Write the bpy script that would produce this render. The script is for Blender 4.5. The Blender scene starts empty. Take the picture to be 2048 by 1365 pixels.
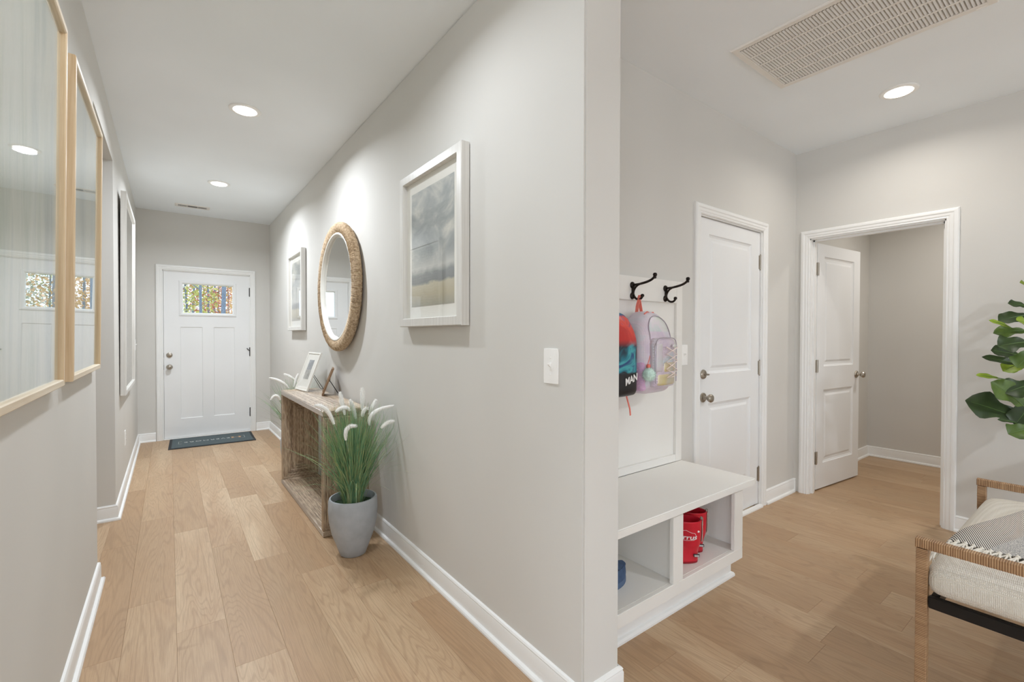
import bpy, bmesh, math, random
from mathutils import Vector, Matrix
import numpy as np
random.seed(7)
PI = math.pi
S = bpy.context.scene
C = S.collection
# ---------------------------------------------------------------- camera, world, light, exposure
CAM_F, CAM_YAW, CAM_PITCH, CAM_ROLL, CAM_H = 916.9253, .6422, -.013, .002, 1.2709
_fw = Vector((math.sin(CAM_YAW) * math.cos(CAM_PITCH), math.cos(CAM_YAW) * math.cos(CAM_PITCH), math.sin(CAM_PITCH)))
_r = Vector((math.cos(CAM_YAW), -math.sin(CAM_YAW), 0)); _u = _r.cross(_fw)
_r2 = _r * math.cos(CAM_ROLL) + _u * math.sin(CAM_ROLL); _u2 = -_r * math.sin(CAM_ROLL) + _u * math.cos(CAM_ROLL)
cam = bpy.data.objects.new('camera', bpy.data.cameras.new('camera')); C.objects.link(cam)
m = Matrix.Identity(4)
for i in range(3): m[i][0] = _r2[i]; m[i][1] = _u2[i]; m[i][2] = -_fw[i]
m[2][3] = CAM_H
cam.matrix_world = m
cam.data.sensor_width = 36; cam.data.lens = CAM_F / 2048 * 36; cam.data.clip_start = .02
S.camera = cam
w = bpy.data.worlds.new('sky'); S.world = w; w.use_nodes = True
w.cycles.sampling_method = 'NONE'; bg = w.node_tree.nodes['Background']; bg.inputs[0].default_value = (.80, .90, 1, 1); bg.inputs[1].default_value = 2.6
def area(name, loc, rot, sx, sy, power, col):
    l = bpy.data.lights.new(name, 'AREA'); l.shape = 'RECTANGLE'; l.size = sx; l.size_y = sy; l.energy = power; l.color = col
    o = bpy.data.objects.new(name, l); C.objects.link(o); o.location = loc; o.rotation_euler = rot
    return o
# area lamps added at the unseen windows behind the camera, as daylight fill
DAY = (.84, .915, 1)
for wx in (-3.4, -.4, 2.6): area('window_daylight', (wx, -4.92, 1.45), (PI / 2, 0, 0), 1.7, 2.0, 12, DAY)
for wy in (-3.6, -1.0): area('window_daylight', (-4.92, wy, 1.45), (PI / 2, 0, -PI / 2), 1.7, 2.0, 36, DAY)
LAMP_HALL, LAMP_MUD, FILL_REAR, FILL_CLOSET = 23.5, 5.8, 6.5, 14
LAMP_COL, MUD_COL = (.875, .930, 1), (1, .95, .89)
S.view_settings.view_transform = 'Standard'; S.view_settings.look = 'None'
S.view_settings.exposure = -.04; S.view_settings.gamma = 1; S.view_settings.use_curve_mapping = False
S.cycles.max_bounces = 9; S.cycles.diffuse_bounces = 7; S.cycles.adaptive_threshold = .05; S.cycles.transparent_max_bounces = 10
S.cycles.sample_clamp_indirect = 10

# ---------------------------------------------------------------- materials
def srgb(r, g, b):
    f = lambda c: (c / 255 / 12.92) if c <= 10 else ((c / 255 + .055) / 1.055) ** 2.4
    return (f(r), f(g), f(b), 1)
class NT:
    def __init__(s, name):
        s.m = bpy.data.materials.new(name); s.m.use_nodes = True; s.t = s.m.node_tree
        s.n = s.t.nodes; s.b = s.n['Principled BSDF']; s.out = s.n['Material Output']
    def node(s, typ, **kw):
        n = s.n.new(typ)
        for k, v in kw.items():
            if k.startswith('i_'): n.inputs[k[2:].replace('_', ' ')].default_value = v
            else: setattr(n, k, v)
        return n
    def link(s, a, b): s.t.links.new(a, b)
    def ramp(s, fac, stops, interp='LINEAR'):
        r = s.n.new('ShaderNodeValToRGB'); r.color_ramp.interpolation = interp
        e = r.color_ramp.elements
        while len(e) < len(stops): e.new(.5)
        for k, (p, c) in enumerate(stops): e[k].position = p; e[k].color = c
        s.link(fac, r.inputs[0]); return r.outputs[0]
    def coords(s, kind='Object', scale=(1, 1, 1), rot=(0, 0, 0)):
        tc = s.n.new('ShaderNodeTexCoord'); mp = s.n.new('ShaderNodeMapping')
        mp.inputs['Scale'].default_value = scale; mp.inputs['Rotation'].default_value = rot
        s.link(tc.outputs[kind], mp.inputs[0]); return mp.outputs[0]
    def noise(s, vec, scale, detail=3, rough=.5, dist=0):
        n = s.n.new('ShaderNodeTexNoise'); n.inputs['Scale'].default_value = scale; n.inputs['Detail'].default_value = detail
        n.inputs['Roughness'].default_value = rough; n.inputs['Distortion'].default_value = dist
        s.link(vec, n.inputs['Vector']); return n.outputs['Fac']
    def bump(s, h, strength=.2, dist=.002):
        b = s.n.new('ShaderNodeBump'); b.inputs['Strength'].default_value = strength; b.inputs['Distance'].default_value = dist
        s.link(h, b.inputs['Height']); s.link(b.outputs[0], s.b.inputs['Normal'])
    def mix(s, fac, a, b, blend='MIX'):
        n = s.n.new('ShaderNodeMix'); n.data_type = 'RGBA'; n.blend_type = blend
        for v, i in ((fac, 0), (a, 6), (b, 7)):
            if hasattr(v, 'links'): s.link(v, n.inputs[i])
            else: n.inputs[i].default_value = v
        return n.outputs[2]
    def math(s, op, a, b=0.0):
        n = s.n.new('ShaderNodeMath'); n.operation = op
        for v, i in ((a, 0), (b, 1)):
            if hasattr(v, 'links'): s.link(v, n.inputs[i])
            else: n.inputs[i].default_value = v
        return n.outputs[0]
def plain(name, col, rough=.5, metal=0.0, var=.06, scale=12, bump=0.0, bscale=200, coat=0.0, sheen=0.0):
    t = NT(name); v = t.coords()
    n = t.noise(v, scale, 3 if scale > 4 else 0)
    c = Vector(col[:3])
    t.link(t.ramp(n, [(.3, (*(c * (1 - var)), 1)), (.7, (*(c * (1 + var)), 1))]), t.b.inputs['Base Color'])
    t.b.inputs['Roughness'].default_value = rough; t.b.inputs['Metallic'].default_value = metal
    t.b.inputs['Coat Weight'].default_value = coat; t.b.inputs['Sheen Weight'].default_value = sheen
    if bump: t.bump(t.noise(v, bscale, 2), bump, .001)
    return t.m
M = {}
M['wall'] = plain('wall_paint', srgb(213, 211, 206), .85, var=.012, scale=3)
M['ceiling'] = plain('ceiling_paint', srgb(241, 246, 250), .9, var=.01, scale=3)  # bluish tint put into the white to cancel warm bounce off the floor
M['trim'] = plain('trim_paint', srgb(239, 239, 237), .38, var=.01, scale=4)
M['door'] = plain('door_paint', srgb(237, 238, 238), .42, var=.012, scale=3)
M['bench_paint'] = plain('bench_paint', srgb(236, 234, 229), .45, var=.012, scale=4)
M['plate'] = plain('switch_plastic', srgb(245, 244, 241), .3, var=.01)
M['nickel'] = plain('satin_nickel', srgb(176, 168, 156), .32, 1, var=.05)
M['dark_hinge'] = plain('bronze_hinge', srgb(34, 30, 28), .5, .1, var=.05)
M['black_metal'] = plain('black_metal', srgb(30, 27, 25), .45, .5, var=.1)
M['bronze'] = plain('oil_rubbed_bronze', srgb(44, 37, 32), .38, .75, var=.15)
M['oak'] = None
M['soil'] = plain('dark_moss', srgb(36, 58, 30), .9, var=.4, scale=60, bump=.8, bscale=120)
M['dark'] = plain('dark_gap', srgb(25, 23, 22), .9, var=.05)

def floor_mat():
    t = NT('oak_vinyl_plank')
    g = t.n.new('ShaderNodeNewGeometry'); oi = t.n.new('ShaderNodeObjectInfo')
    off = t.n.new('ShaderNodeVectorMath'); off.operation = 'SCALE'; off.inputs[0].default_value = (3.1, 7.7, 13.3)
    t.link(oi.outputs['Random'], off.inputs['Scale'])
    add = t.n.new('ShaderNodeVectorMath'); add.operation = 'ADD'; t.link(g.outputs['Position'], add.inputs[0]); t.link(off.outputs[0], add.inputs[1])
    def mp(sc):
        q = t.n.new('ShaderNodeMapping'); q.inputs['Scale'].default_value = sc; t.link(add.outputs[0], q.inputs[0]); return q.outputs[0]
    # broad tone wander, cathedral figure, fine pores, knots
    broad = t.noise(mp((5, .9, 1)), 1, 4, .55, .4)
    fig = t.noise(mp((6, .62, 1)), 1, 2, .45, .6)
    rings = t.math('SINE', t.math('MULTIPLY', fig, 170.0))
    pores = t.noise(mp((260, 9, 1)), 1, 3, .6)
    kn = t.noise(mp((6.5, 3.2, 1)), 1, 2, .5, .8)
    sc_ = t.n.new('ShaderNodeSeparateColor'); t.link(oi.outputs['Color'], sc_.inputs[0]); rnd = sc_.outputs[0]
    base = t.ramp(rnd, [(0, srgb(170, 140, 108)), (.35, srgb(184, 155, 122)), (.6, srgb(196, 168, 135)), (1, srgb(216, 192, 160))])
    c = t.mix(t.ramp(broad, [(.35, (0, 0, 0, 1)), (.7, (1, 1, 1, 1))]), base, srgb(180, 147, 113))
    c = t.mix(t.math('MULTIPLY', t.ramp(rings, [(.30, (0, 0, 0, 1)), (1, (1, 1, 1, 1))]), .27), c, srgb(140, 111, 84))
    c = t.mix(t.math('MULTIPLY', t.ramp(pores, [(.42, (1, 1, 1, 1)), (.56, (0, 0, 0, 1))]), .22), c, srgb(140, 112, 84))
    c = t.mix(t.math('MULTIPLY', t.ramp(kn, [(.70, (0, 0, 0, 1)), (.80, (1, 1, 1, 1))]), .55), c, srgb(128, 99, 72))
    t.link(c, t.b.inputs['Base Color'])
    t.b.inputs['Roughness'].default_value = .42
    t.bump(t.math('ADD', rings, pores), .06, .0006)
    return t.m
M['floor'] = floor_mat()

def wood(name, c1, c2, axis=2, rough=.45, sc=1.0):
    t = NT(name); s = [90 * sc, 90 * sc, 90 * sc]; s[axis] = 3 * sc
    v = t.coords('Object', tuple(s)); n = t.noise(v, 1, 4, .6, .3)
    t.link(t.ramp(n, [(.3, c1), (.7, c2)]), t.b.inputs['Base Color']); t.b.inputs['Roughness'].default_value = rough
    t.bump(n, .1, .0008); return t.m
M['oak'] = wood('light_oak_frame', srgb(204, 174, 134), srgb(226, 203, 170))
M['oak_h'] = wood('light_oak_rail', srgb(214, 196, 168), srgb(232, 219, 198), 0)
M['silver'] = wood('silver_leaf_frame', srgb(206, 203, 197), srgb(224, 222, 217), 2, .33, .7)
M['brownwood'] = wood('brown_wood', srgb(120, 92, 66), srgb(158, 126, 94))
M['whiteframe'] = plain('white_frame', srgb(228, 226, 218), .4, var=.02)

def glass_mat(name, tint=(1, 1, 1, 1), boost=1.0):
    t = NT(name); g = t.n.new('ShaderNodeNewGeometry'); d = t.n.new('ShaderNodeVectorMath'); d.operation = 'DOT_PRODUCT'
    t.link(g.outputs['Incoming'], d.inputs[0]); t.link(g.outputs['Normal'], d.inputs[1])
    c = t.math('ABSOLUTE', d.outputs['Value']); f = t.math('POWER', t.math('SUBTRACT', 1.0, c), 5.0)
    f = t.math('ADD', t.math('MULTIPLY', f, .95), .045 * boost)
    tr = t.n.new('ShaderNodeBsdfTransparent'); tr.inputs[0].default_value = tint
    gl = t.n.new('ShaderNodeBsdfGlossy'); gl.inputs['Roughness'].default_value = .0; gl.inputs['Color'].default_value = (1, 1, 1, 1)
    mx = t.n.new('ShaderNodeMixShader'); t.link(f, mx.inputs[0]); t.link(tr.outputs[0], mx.inputs[1]); t.link(gl.outputs[0], mx.inputs[2])
    t.link(mx.outputs[0], t.out.inputs['Surface']); return t.m
M['glass'] = glass_mat('picture_glass'); M['pane'] = glass_mat('window_glass', (.97, .98, 1, 1))
t = NT('mirror_silver'); t.b.inputs['Metallic'].default_value = 1; t.b.inputs['Roughness'].default_value = .01
t.link(t.ramp(t.noise(t.coords(), 3), [(0, (.86, .87, .87, 1)), (1, (.88, .89, .88, 1))]), t.b.inputs['Base Color']); M['mirror'] = t.m

def emit(name, col, strength):
    t = NT(name); e = t.n.new('ShaderNodeEmission'); e.inputs[1].default_value = strength
    t.link(t.ramp(t.noise(t.coords(), 5), [(0, col), (1, col)]), e.inputs[0]); t.link(e.outputs[0], t.out.inputs['Surface']); t.m.cycles.emission_sampling = 'NONE'; return t.m
M['lamp_hall'] = emit('lamp_diffuser_neutral', (1, .95, .88, 1), 9); M['lamp_mud'] = emit('lamp_diffuser_warm', (1, .90, .78, 1), 9)

# ---------------------------------------------------------------- mesh building
class B:
    def __init__(s): s.v = []; s.f = []
    def add(s, vs, fs):
        o = len(s.v); s.v += [tuple(p) for p in vs]; s.f += [tuple(i + o for i in f) for f in fs]; return s
    def box(s, x0, x1, y0, y1, z0, z1):
        return s.add([(x, y, z) for z in (z0, z1) for y in (y0, y1) for x in (x0, x1)],
                     [(0, 2, 3, 1), (4, 5, 7, 6), (0, 1, 5, 4), (2, 6, 7, 3), (0, 4, 6, 2), (1, 3, 7, 5)])
    def lathe(s, prof, n=24, c=(0, 0, 0), axis='z', cap=True):
        c = Vector(c); vs = []; fs = []
        for r, h in prof:
            for k in range(n):
                a = 2 * PI * k / n; p = (r * math.cos(a), r * math.sin(a), h)
                if axis == 'y': p = (p[0], -p[2], p[1])      # h grows towards -y
                if axis == 'x': p = (p[2], p[0], p[1])
                vs.append(c + Vector(p))
        for i in range(len(prof) - 1):
            for k in range(n):
                a, b = i * n + k, i * n + (k + 1) % n; fs.append((a, b, b + n, a + n))
        if cap: fs.append(tuple(range(n))[::-1]); fs.append(tuple(range((len(prof) - 1) * n, len(prof) * n)))
        return s.add(vs, fs)
    def tube(s, pts, rad, n=8, cap=True, flat=1.0, upv=None):
        pts = [Vector(p) for p in pts]; rad = rad if isinstance(rad, (list, tuple)) else [rad] * len(pts)
        vs = []; fs = []; up = Vector(upv) if upv else Vector((.31, .17, .93))
        for i, p in enumerate(pts):
            d = (pts[min(i + 1, len(pts) - 1)] - pts[max(i - 1, 0)]).normalized()
            a = d.cross(up)
            if a.length < 1e-4: a = d.cross(Vector((1, 0, 0)))
            a.normalize(); b = a.cross(d); up = b if not upv else up
            for k in range(n):
                t = 2 * PI * k / n; vs.append(p + (a * math.cos(t) + b * math.sin(t) * flat) * rad[i])
        for i in range(len(pts) - 1):
            for k in range(n):
                q, r_ = i * n + k, i * n + (k + 1) % n; fs.append((q, r_, r_ + n, q + n))
        if cap: fs.append(tuple(range(n))[::-1]); fs.append(tuple(range((len(pts) - 1) * n, len(pts) * n)))
        return s.add(vs, fs)
    def sweep(s, path, prof, closed=False, org=(0, 0, 0), U=(1, 0, 0), V=(0, 1, 0), N=(0, 0, 1)):
        # profile (a, b): a along the left normal of the path, b along N; mitred corners
        org, U, V, N = Vector(org), Vector(U), Vector(V), Vector(N); n = len(path); L = len(prof); vs = []; fs = []
        P2 = [Vector(p) for p in path]
        def nrm(i, j): d = (P2[j] - P2[i]).normalized(); return Vector((-d.y, d.x))
        for i in range(n):
            if closed or 0 < i < n - 1:
                n1, n2 = nrm((i - 1) % n, i), nrm(i, (i + 1) % n); mt = (n1 + n2) / (1 + n1.dot(n2))
            else: mt = nrm(0, 1) if i == 0 else nrm(n - 2, n - 1)
            for a, b in prof:
                q = P2[i] + mt * a; vs.append(org + U * q.x + V * q.y + N * b)
        for i in range(n if closed else n - 1):
            j = (i + 1) % n
            for k in range(L):
                l = (k + 1) % L; fs.append((i * L + k, i * L + l, j * L + l, j * L + k))
        if not closed: fs.append(tuple(range(L))[::-1]); fs.append(tuple((n - 1) * L + k for k in range(L)))
        return s.add(vs, fs)
    def grid(s, nu, nv, fn):
        vs = [fn(i / nu, j / nv) for j in range(nv + 1) for i in range(nu + 1)]
        fs = [(j * (nu + 1) + i, j * (nu + 1) + i + 1, (j + 1) * (nu + 1) + i + 1, (j + 1) * (nu + 1) + i) for j in range(nv) for i in range(nu)]
        return s.add(vs, fs)
    def rbox(s, x0, x1, y0, y1, z0, z1, r, n=4, bulge=0.0, fn=None):
        # box with rounded edges; optional puff of the top and bottom
        bm = bmesh.new(); bmesh.ops.create_cube(bm, size=2)
        bmesh.ops.subdivide_edges(bm, edges=bm.edges[:], cuts=n * 3, use_grid_fill=True)
        h = Vector(((x1 - x0) / 2, (y1 - y0) / 2, (z1 - z0) / 2)); c = Vector(((x0 + x1) / 2, (y0 + y1) / 2, (z0 + z1) / 2))
        for v in bm.verts:
            p = Vector((v.co.x * h.x, v.co.y * h.y, v.co.z * h.z))
            for i in range(3):      # crowd the loops to the edges
                t = v.co[i]; p[i] = (math.copysign(1 - (1 - abs(t)) ** 1.0, t)) * h[i]
            q = Vector([max(-(h[i] - r), min(h[i] - r, p[i])) for i in range(3)]); d = p - q
            if d.length > 1e-9:
                k = max(abs(d[i]) for i in range(3)); p = q + d.normalized() * k
            if bulge: p.z += bulge * (1 - (p.x / h.x) ** 2) * (1 - (p.y / h.y) ** 2) * (p.z / h.z)
            v.co = p + c
            if fn: v.co = Vector(fn(v.co))
        bm.verts.ensure_lookup_table(); bm.verts.index_update()
        s.add([v.co.copy() for v in bm.verts], [[v.index for v in f.verts] for f in bm.faces]); bm.free(); return s
    def mesh(s, name, mat, smooth=None, bevel=0, weld=False):
        me = bpy.data.meshes.new(name); me.from_pydata(s.v, [], s.f)
        bm = bmesh.new(); bm.from_mesh(me)
        if weld: bmesh.ops.remove_doubles(bm, verts=bm.verts[:], dist=1e-5)
        bmesh.ops.recalc_face_normals(bm, faces=bm.faces[:])
        if bevel:
            es = [e for e in bm.edges if len(e.link_faces) == 2 and e.calc_face_angle(0) > .5]
            bmesh.ops.bevel(bm, geom=es, offset=bevel, segments=2, affect='EDGES', clamp_overlap=True)
        bm.to_mesh(me); bm.free()
        if smooth is not None:
            me.polygons.foreach_set('use_smooth', [True] * len(me.polygons)); me.set_sharp_from_angle(angle=smooth)
        if mat: me.materials.append(mat)
        return me
    def build(s, name, mat, parent=None, smooth=None, bevel=0, weld=False):
        return link(name, s.mesh(name, mat, smooth, bevel, weld), parent)
def link(name, me, parent=None):
    o = bpy.data.objects.new(name, me); C.objects.link(o); o.parent = parent; return o
def tag(o, label, cat=None, group=None, kind=None):
    o['label'] = label
    if cat: o['category'] = cat
    if group: o['group'] = group
    if kind: o['kind'] = kind
    return o
def thing(name, label, cat, loc=(0, 0, 0), rz=0.0, group=None, tilt=0.0, kind=None):
    o = bpy.data.objects.new(name, None); C.objects.link(o); o.empty_display_size = .05
    o.location = loc; o.rotation_euler = (tilt, 0, rz); return tag(o, label, cat, group, kind)
def stuff(o): o['kind'] = 'stuff'; return o
def text_mesh(body, size, depth=.0006, shear=0.0, spacing=1.0, bold=0.0):
    cu = bpy.data.curves.new('text', 'FONT'); cu.body = body; cu.size = size; cu.extrude = depth; cu.align_x = 'CENTER'; cu.align_y = 'CENTER'
    cu.shear = shear; cu.space_character = spacing; cu.resolution_u = 3; cu.offset = bold
    o = bpy.data.objects.new('text', cu); C.objects.link(o); bpy.context.view_layer.update()
    me = bpy.data.meshes.new_from_object(o.evaluated_get(bpy.context.evaluated_depsgraph_get()))
    bpy.data.objects.remove(o); return me

# pixel -> point of the place (used only to read off where things stand)
def ray(px, py): return _fw + _r2 * ((px - 1024) / CAM_F) + _u2 * ((682.5 - py) / CAM_F)
def at(axis, val, px, py):
    d = ray(px, py); i = 'xyz'.index(axis); o = (0, 0, CAM_H); k = (val - o[i]) / d[i]
    return Vector((0, 0, CAM_H)) + d * k

# ---------------------------------------------------------------- the shell
XR, XL, YF, YM, XW, H = 1.086, -.30, 6.883, 1.616, 4.093, 2.74
YG = .75                                   # the great room behind the viewer starts here
YE, XP = 1.058, 1.264                      # partition end, partition far face
OP0, OP1, OPZ = 3.13, 4.13, 2.45           # side opening in the left wall
def struct(name, b, mat, label, cat, **k): return tag(b.build(name, mat, None, **k), label, cat, kind='structure')
floor = struct('floor', B().box(-5.2, 6.2, -5.2, 7.1, -.2, -.006), M['floor'], 'light oak plank floor of the hallway and mudroom', 'floor')
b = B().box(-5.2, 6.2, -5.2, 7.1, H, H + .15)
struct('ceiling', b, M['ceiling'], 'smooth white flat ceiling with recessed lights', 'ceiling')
struct('wall_hall_right', B().box(XR, XP, YE, YF + .01, 0, H), M['wall'], 'long pale grey wall with mirror and pictures, ending in a corner', 'wall', bevel=.006, smooth=.6)
struct('wall_hall_front', B().box(-.415, -.066, YF, YF + .14, 0, H).box(.858, XP, YF, YF + .14, 0, H).box(-.066, .858, YF, YF + .14, 2.05, H), M['wall'], 'pale grey end wall around the front door', 'wall')
b = B().box(XL - .115, XL, YG, OP0, 0, H).box(XL - .115, XL, OP1, YF + .01, 0, H).box(XL - .115, XL, OP0, OP1, OPZ, H)
struct('wall_hall_left', b, M['wall'], 'pale grey left wall with large framed art and a cased-free opening', 'wall')
b = B().box(-1.8, XL - .11, OP0 - .115, OP0, 0, H).box(-1.8, XL - .11, OP1, OP1 + .115, 0, H).box(-1.9, -1.8, OP0 - .115, OP1 + .115, 0, H)
struct('wall_passage', b, M['wall'], 'pale grey walls of the side passage behind the left opening', 'wall')
b = B().box(XP - .01, 2.69, YM, YM + .12, 0, H).box(3.526, XW + .115, YM, YM + .12, 0, H).box(2.69, 3.526, YM, YM + .12, 2.048, H)
struct('wall_mudroom_back', b, M['wall'], 'pale grey mudroom wall behind bench and closed door', 'wall')
b = B().box(XW, XW + .115, -5.1, .700, 0, H).box(XW, XW + .115, 1.518, YM + .01, 0, H).box(XW, XW + .115, .700, 1.518, 2.055, H)
struct('wall_mudroom_right', b, M['wall'], 'pale grey mudroom wall with the open doorway', 'wall')
b = B().box(XW + .115, 6.1, 1.635, 1.75, 0, H).box(5.95, 6.1, -.6, 1.635, 0, H).box(XW + .115, 6.1, -.72, -.6, 0, H)
struct('wall_closet', b, M['wall'], 'grey closet walls seen through the open doorway', 'wall')
def holed(u0, u1, holes, put):
    b = B(); u = u0
    for h0, h1 in holes: put(b, u, h0, 0, H); put(b, h0, h1, 0, .45); put(b, h0, h1, 2.45, H); u = h1
    put(b, u, u1, 0, H); return b
REARW = [(-4.25, -2.55), (-1.25, .45), (1.75, 3.45)]; LEFTW = [(-4.45, -2.75), (-1.85, -.15)]
struct('wall_rear', holed(-5.1, 4.21, REARW, lambda b, a, c, z0, z1: b.box(a, c, -5.1, -5, z0, z1)), M['wall'], 'rear wall behind the viewer with three tall windows', 'wall')
struct('wall_great_room_left', holed(-5.0, YG + .12, LEFTW, lambda b, a, c, z0, z1: b.box(-5.1, -5, a, c, z0, z1)), M['wall'], 'left wall of the great room behind the viewer with two tall windows', 'wall')
struct('wall_great_room_front', B().box(-5.0, XL - .11, YG, YG + .115, 0, H), M['wall'], 'great room wall left of the hallway mouth', 'wall')

# planks, each its own piece
PW, PL, PX0 = .178, 1.2165, .018
JOINT = {-2: 4.79, -1: 2.75, 0: 2.395, 1: 2.02, 2: 2.91, 3: 2.605, 4: 2.29, 5: 2.01, 11: .722, 13: .857, 16: .825, 17: 1.238, 19: .87, 20: 1.307, 23: 1.26}
ROOMS = [(XL - .11, XR, -.9, OP0), (XL - .11, XR, OP0, YF), (XR, XP, -.9, YE), (XP, XW, -.9, YM), (XW, 5.95, -.4, 1.635)]
rj = random.Random(3)
def plank(x0, x1, y0, y1, kcol):
    g = .0001; e = .0005
    vs = [(x, y, -.006) for y in (y0 + g, y1 - g) for x in (x0 + g, x1 - g)] + [(x, y, -.001) for y in (y0 + g, y1 - g) for x in (x0 + g, x1 - g)] + \
         [(x, y, 0) for y in (y0 + e, y1 - e) for x in (x0 + e, x1 - e)]
    bb = B().add(vs, [(0, 1, 5, 4), (1, 3, 7, 5), (3, 2, 6, 7), (2, 0, 4, 6), (4, 5, 9, 8), (5, 7, 11, 9), (7, 6, 10, 11), (6, 4, 8, 10), (8, 9, 11, 10)])
    o_ = bb.build('plank', M['floor'], floor); ym = (y0 + y1) / 2
    tone = {(0, 3): .82, (1, 4): .95, (2, 4): .90, (3, 4): .86, (-1, 6): .72, (1, 1): .8, (3, 2): .66, (4, 2): .62, (-1, 2): .5, (2, 2): .25, (1, 3): .35, (3, 3): .2, (-1, 3): .3, (0, 4): .3, (2, 5): .25, (0, 2): .4}.get((kcol, round(ym)), rj.uniform(.05, .7))
    o_.color = (tone, tone, tone, 1)
for k in range(-3, 34):
    j = JOINT.get(k, rj.uniform(0, PL)); x0 = PX0 + PW * k; x1 = x0 + PW
    lo = j - PL * math.ceil((j + 1.2) / PL)
    while lo < YF:
        hi = lo + PL
        # hall strip and mudroom strip
        xm = (x0 + x1) / 2
        if xm < XR: a, bq, c, d = max(x0, XL - .02), min(x1, XR), max(lo, -.9), min(hi, YF)
        elif xm < XP: a, bq, c, d = x0, x1, max(lo, -.9), min(hi, YE)
        elif xm < XW: a, bq, c, d = x0, x1, max(lo, -.9), min(hi, YM)
        else: a, bq, c, d = x0, min(x1, 5.95), max(lo, -.5), min(hi, 1.635)
        if bq - a > .01 and d - c > .01: plank(a, bq, c, d, k)
        lo = hi
bx = B().box(-1.8, XL - .02, OP0, OP1, -.006, 0); stuff(bx.build('side_passage_boards', M['floor'], floor))
bx = B().box(-5, XW, -5, -.9, -.006, 0).box(-5, XL - .11, -.9, YG, -.006, 0); stuff(bx.build('rear_room_boards', M['floor'], floor))

# baseboards with shoe moulding
BASE = [(0, 0), (.028, 0), (.028, .008), (.024, .015), (.013, .019), (.013, .083), (.010, .090), (.012, .094), (.008, .101), (0, .104)]
def baseboard(name, path, label):
    b = B().sweep(path, BASE); return struct(name, b, M['trim'], label, 'baseboard', smooth=.5)
baseboard('baseboard_hall_right', [(.917, YF), (XR, YF), (XR, YE), (XP, YE), (XP, 1.22)][::-1], 'white baseboard along the mirror wall and around its end')
baseboard('baseboard_hall_left', [(-5, YG), (XL, YG), (XL, OP0), (-1.8, OP0), (-1.8, OP1), (XL, OP1), (XL, YF), (-.132, YF)][::-1], 'white baseboard along the left wall and into the side opening')
baseboard('baseboard_mudroom_back', [(3.588, YM), (XW, YM), (XW, 1.597)][::-1], 'short white baseboard between closed door and doorway')
baseboard('baseboard_mudroom_right', [(XW, .652), (XW, -5)][::-1], 'white baseboard right of the open doorway behind the rattan bench')
baseboard('baseboard_closet', [(XW + .115, 1.635), (5.95, 1.635), (5.95, -.6)][::-1], 'white baseboard around the closet beyond the doorway')
baseboard('baseboard_rear', [(4.09, -5), (-5, -5), (-5, YG)][::-1], 'white baseboard under the rear windows')

# door casings
CAS = [(0, 0), (0, .010), (.006, .014), (.012, .012), (.020, .016), (.034, .016), (.040, .020), (.050, .021), (.058, .019), (.064, .012), (.064, 0)]
def casing(name, org, rz, w, h, label):
    t_ = thing(name, label, 'door trim', org, rz, kind='structure')
    # opening from x=0..w, z=0..h in local space, face towards -y
    def seg(nm, q0, q1, m0, m1, out):
        d = (Vector(q1) - Vector(q0)).normalized(); n = Vector(out); vs = []; L = len(CAS)
        for q, mm, sg in ((q0, m0, -1), (q1, m1, 1)):
            for a, bb in CAS:
                p_ = Vector(q) + n * a + d * (sg * a if mm else 0); vs.append((p_.x, -bb, p_.y))
        fs = [(k, (k + 1) % L, L + (k + 1) % L, L + k) for k in range(L)] + [tuple(range(L))[::-1], tuple(range(L, 2 * L))]
        B().add(vs, fs).build(nm, M['trim'], t_, smooth=.35)
    seg('casing_side', (0, 0), (0, h), False, True, (-1, 0)); seg('casing_side', (w, 0), (w, h), False, True, (1, 0)); seg('casing_head', (0, h), (w, h), True, True, (0, 1))
    return t_
c1 = casing('trim_front_door', (-.062, YF, 0), 0, .914, 2.042, 'white casing around the front door')
c2 = casing('trim_closed_door', (2.686, YM, 0), 0, .834, 2.040, 'white casing around the closed mudroom door')
c3 = casing('trim_doorway', (XW, 1.510, 0), -PI / 2, .800, 2.040, 'white casing around the open closet doorway')
def jamb(t_, w, h, depth, y0=0.0, stop=None):
    B().box(-.004, .008, y0, depth, 0, h).build('jamb', M['trim'], t_)
    B().box(w - .008, w + .004, y0, depth, 0, h).build('jamb', M['trim'], t_)
    B().box(-.004, w + .004, y0, depth, h - .008, h + .004).build('jamb_head', M['trim'], t_)
    if stop:
        s0, s1 = stop
        B().box(.008, .020, s0, s1, 0, h - .008).build('door_stop', M['trim'], t_); B().box(w - .020, w - .008, s0, s1, 0, h - .008).build('door_stop', M['trim'], t_)
        B().box(.008, w - .008, s0, s1, h - .020, h - .008).build('door_stop', M['trim'], t_)
jamb(c1, .914, 2.042, .14, stop=(.060, .10)); jamb(c2, .834, 2.040, .12, stop=(.055, .09)); jamb(c3, .800, 2.040, .115, stop=(.04, .072))
jamb_back = B().sweep([(.8, 0), (.8, 2.04), (0, 2.04), (0, 0)], [(a * -1, bb) for a, bb in CAS], org=(0, .115, 0), U=(1, 0, 0), V=(0, 0, 1), N=(0, 1, 0)).build('casing_back', M['trim'], c3, smooth=.35)

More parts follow.
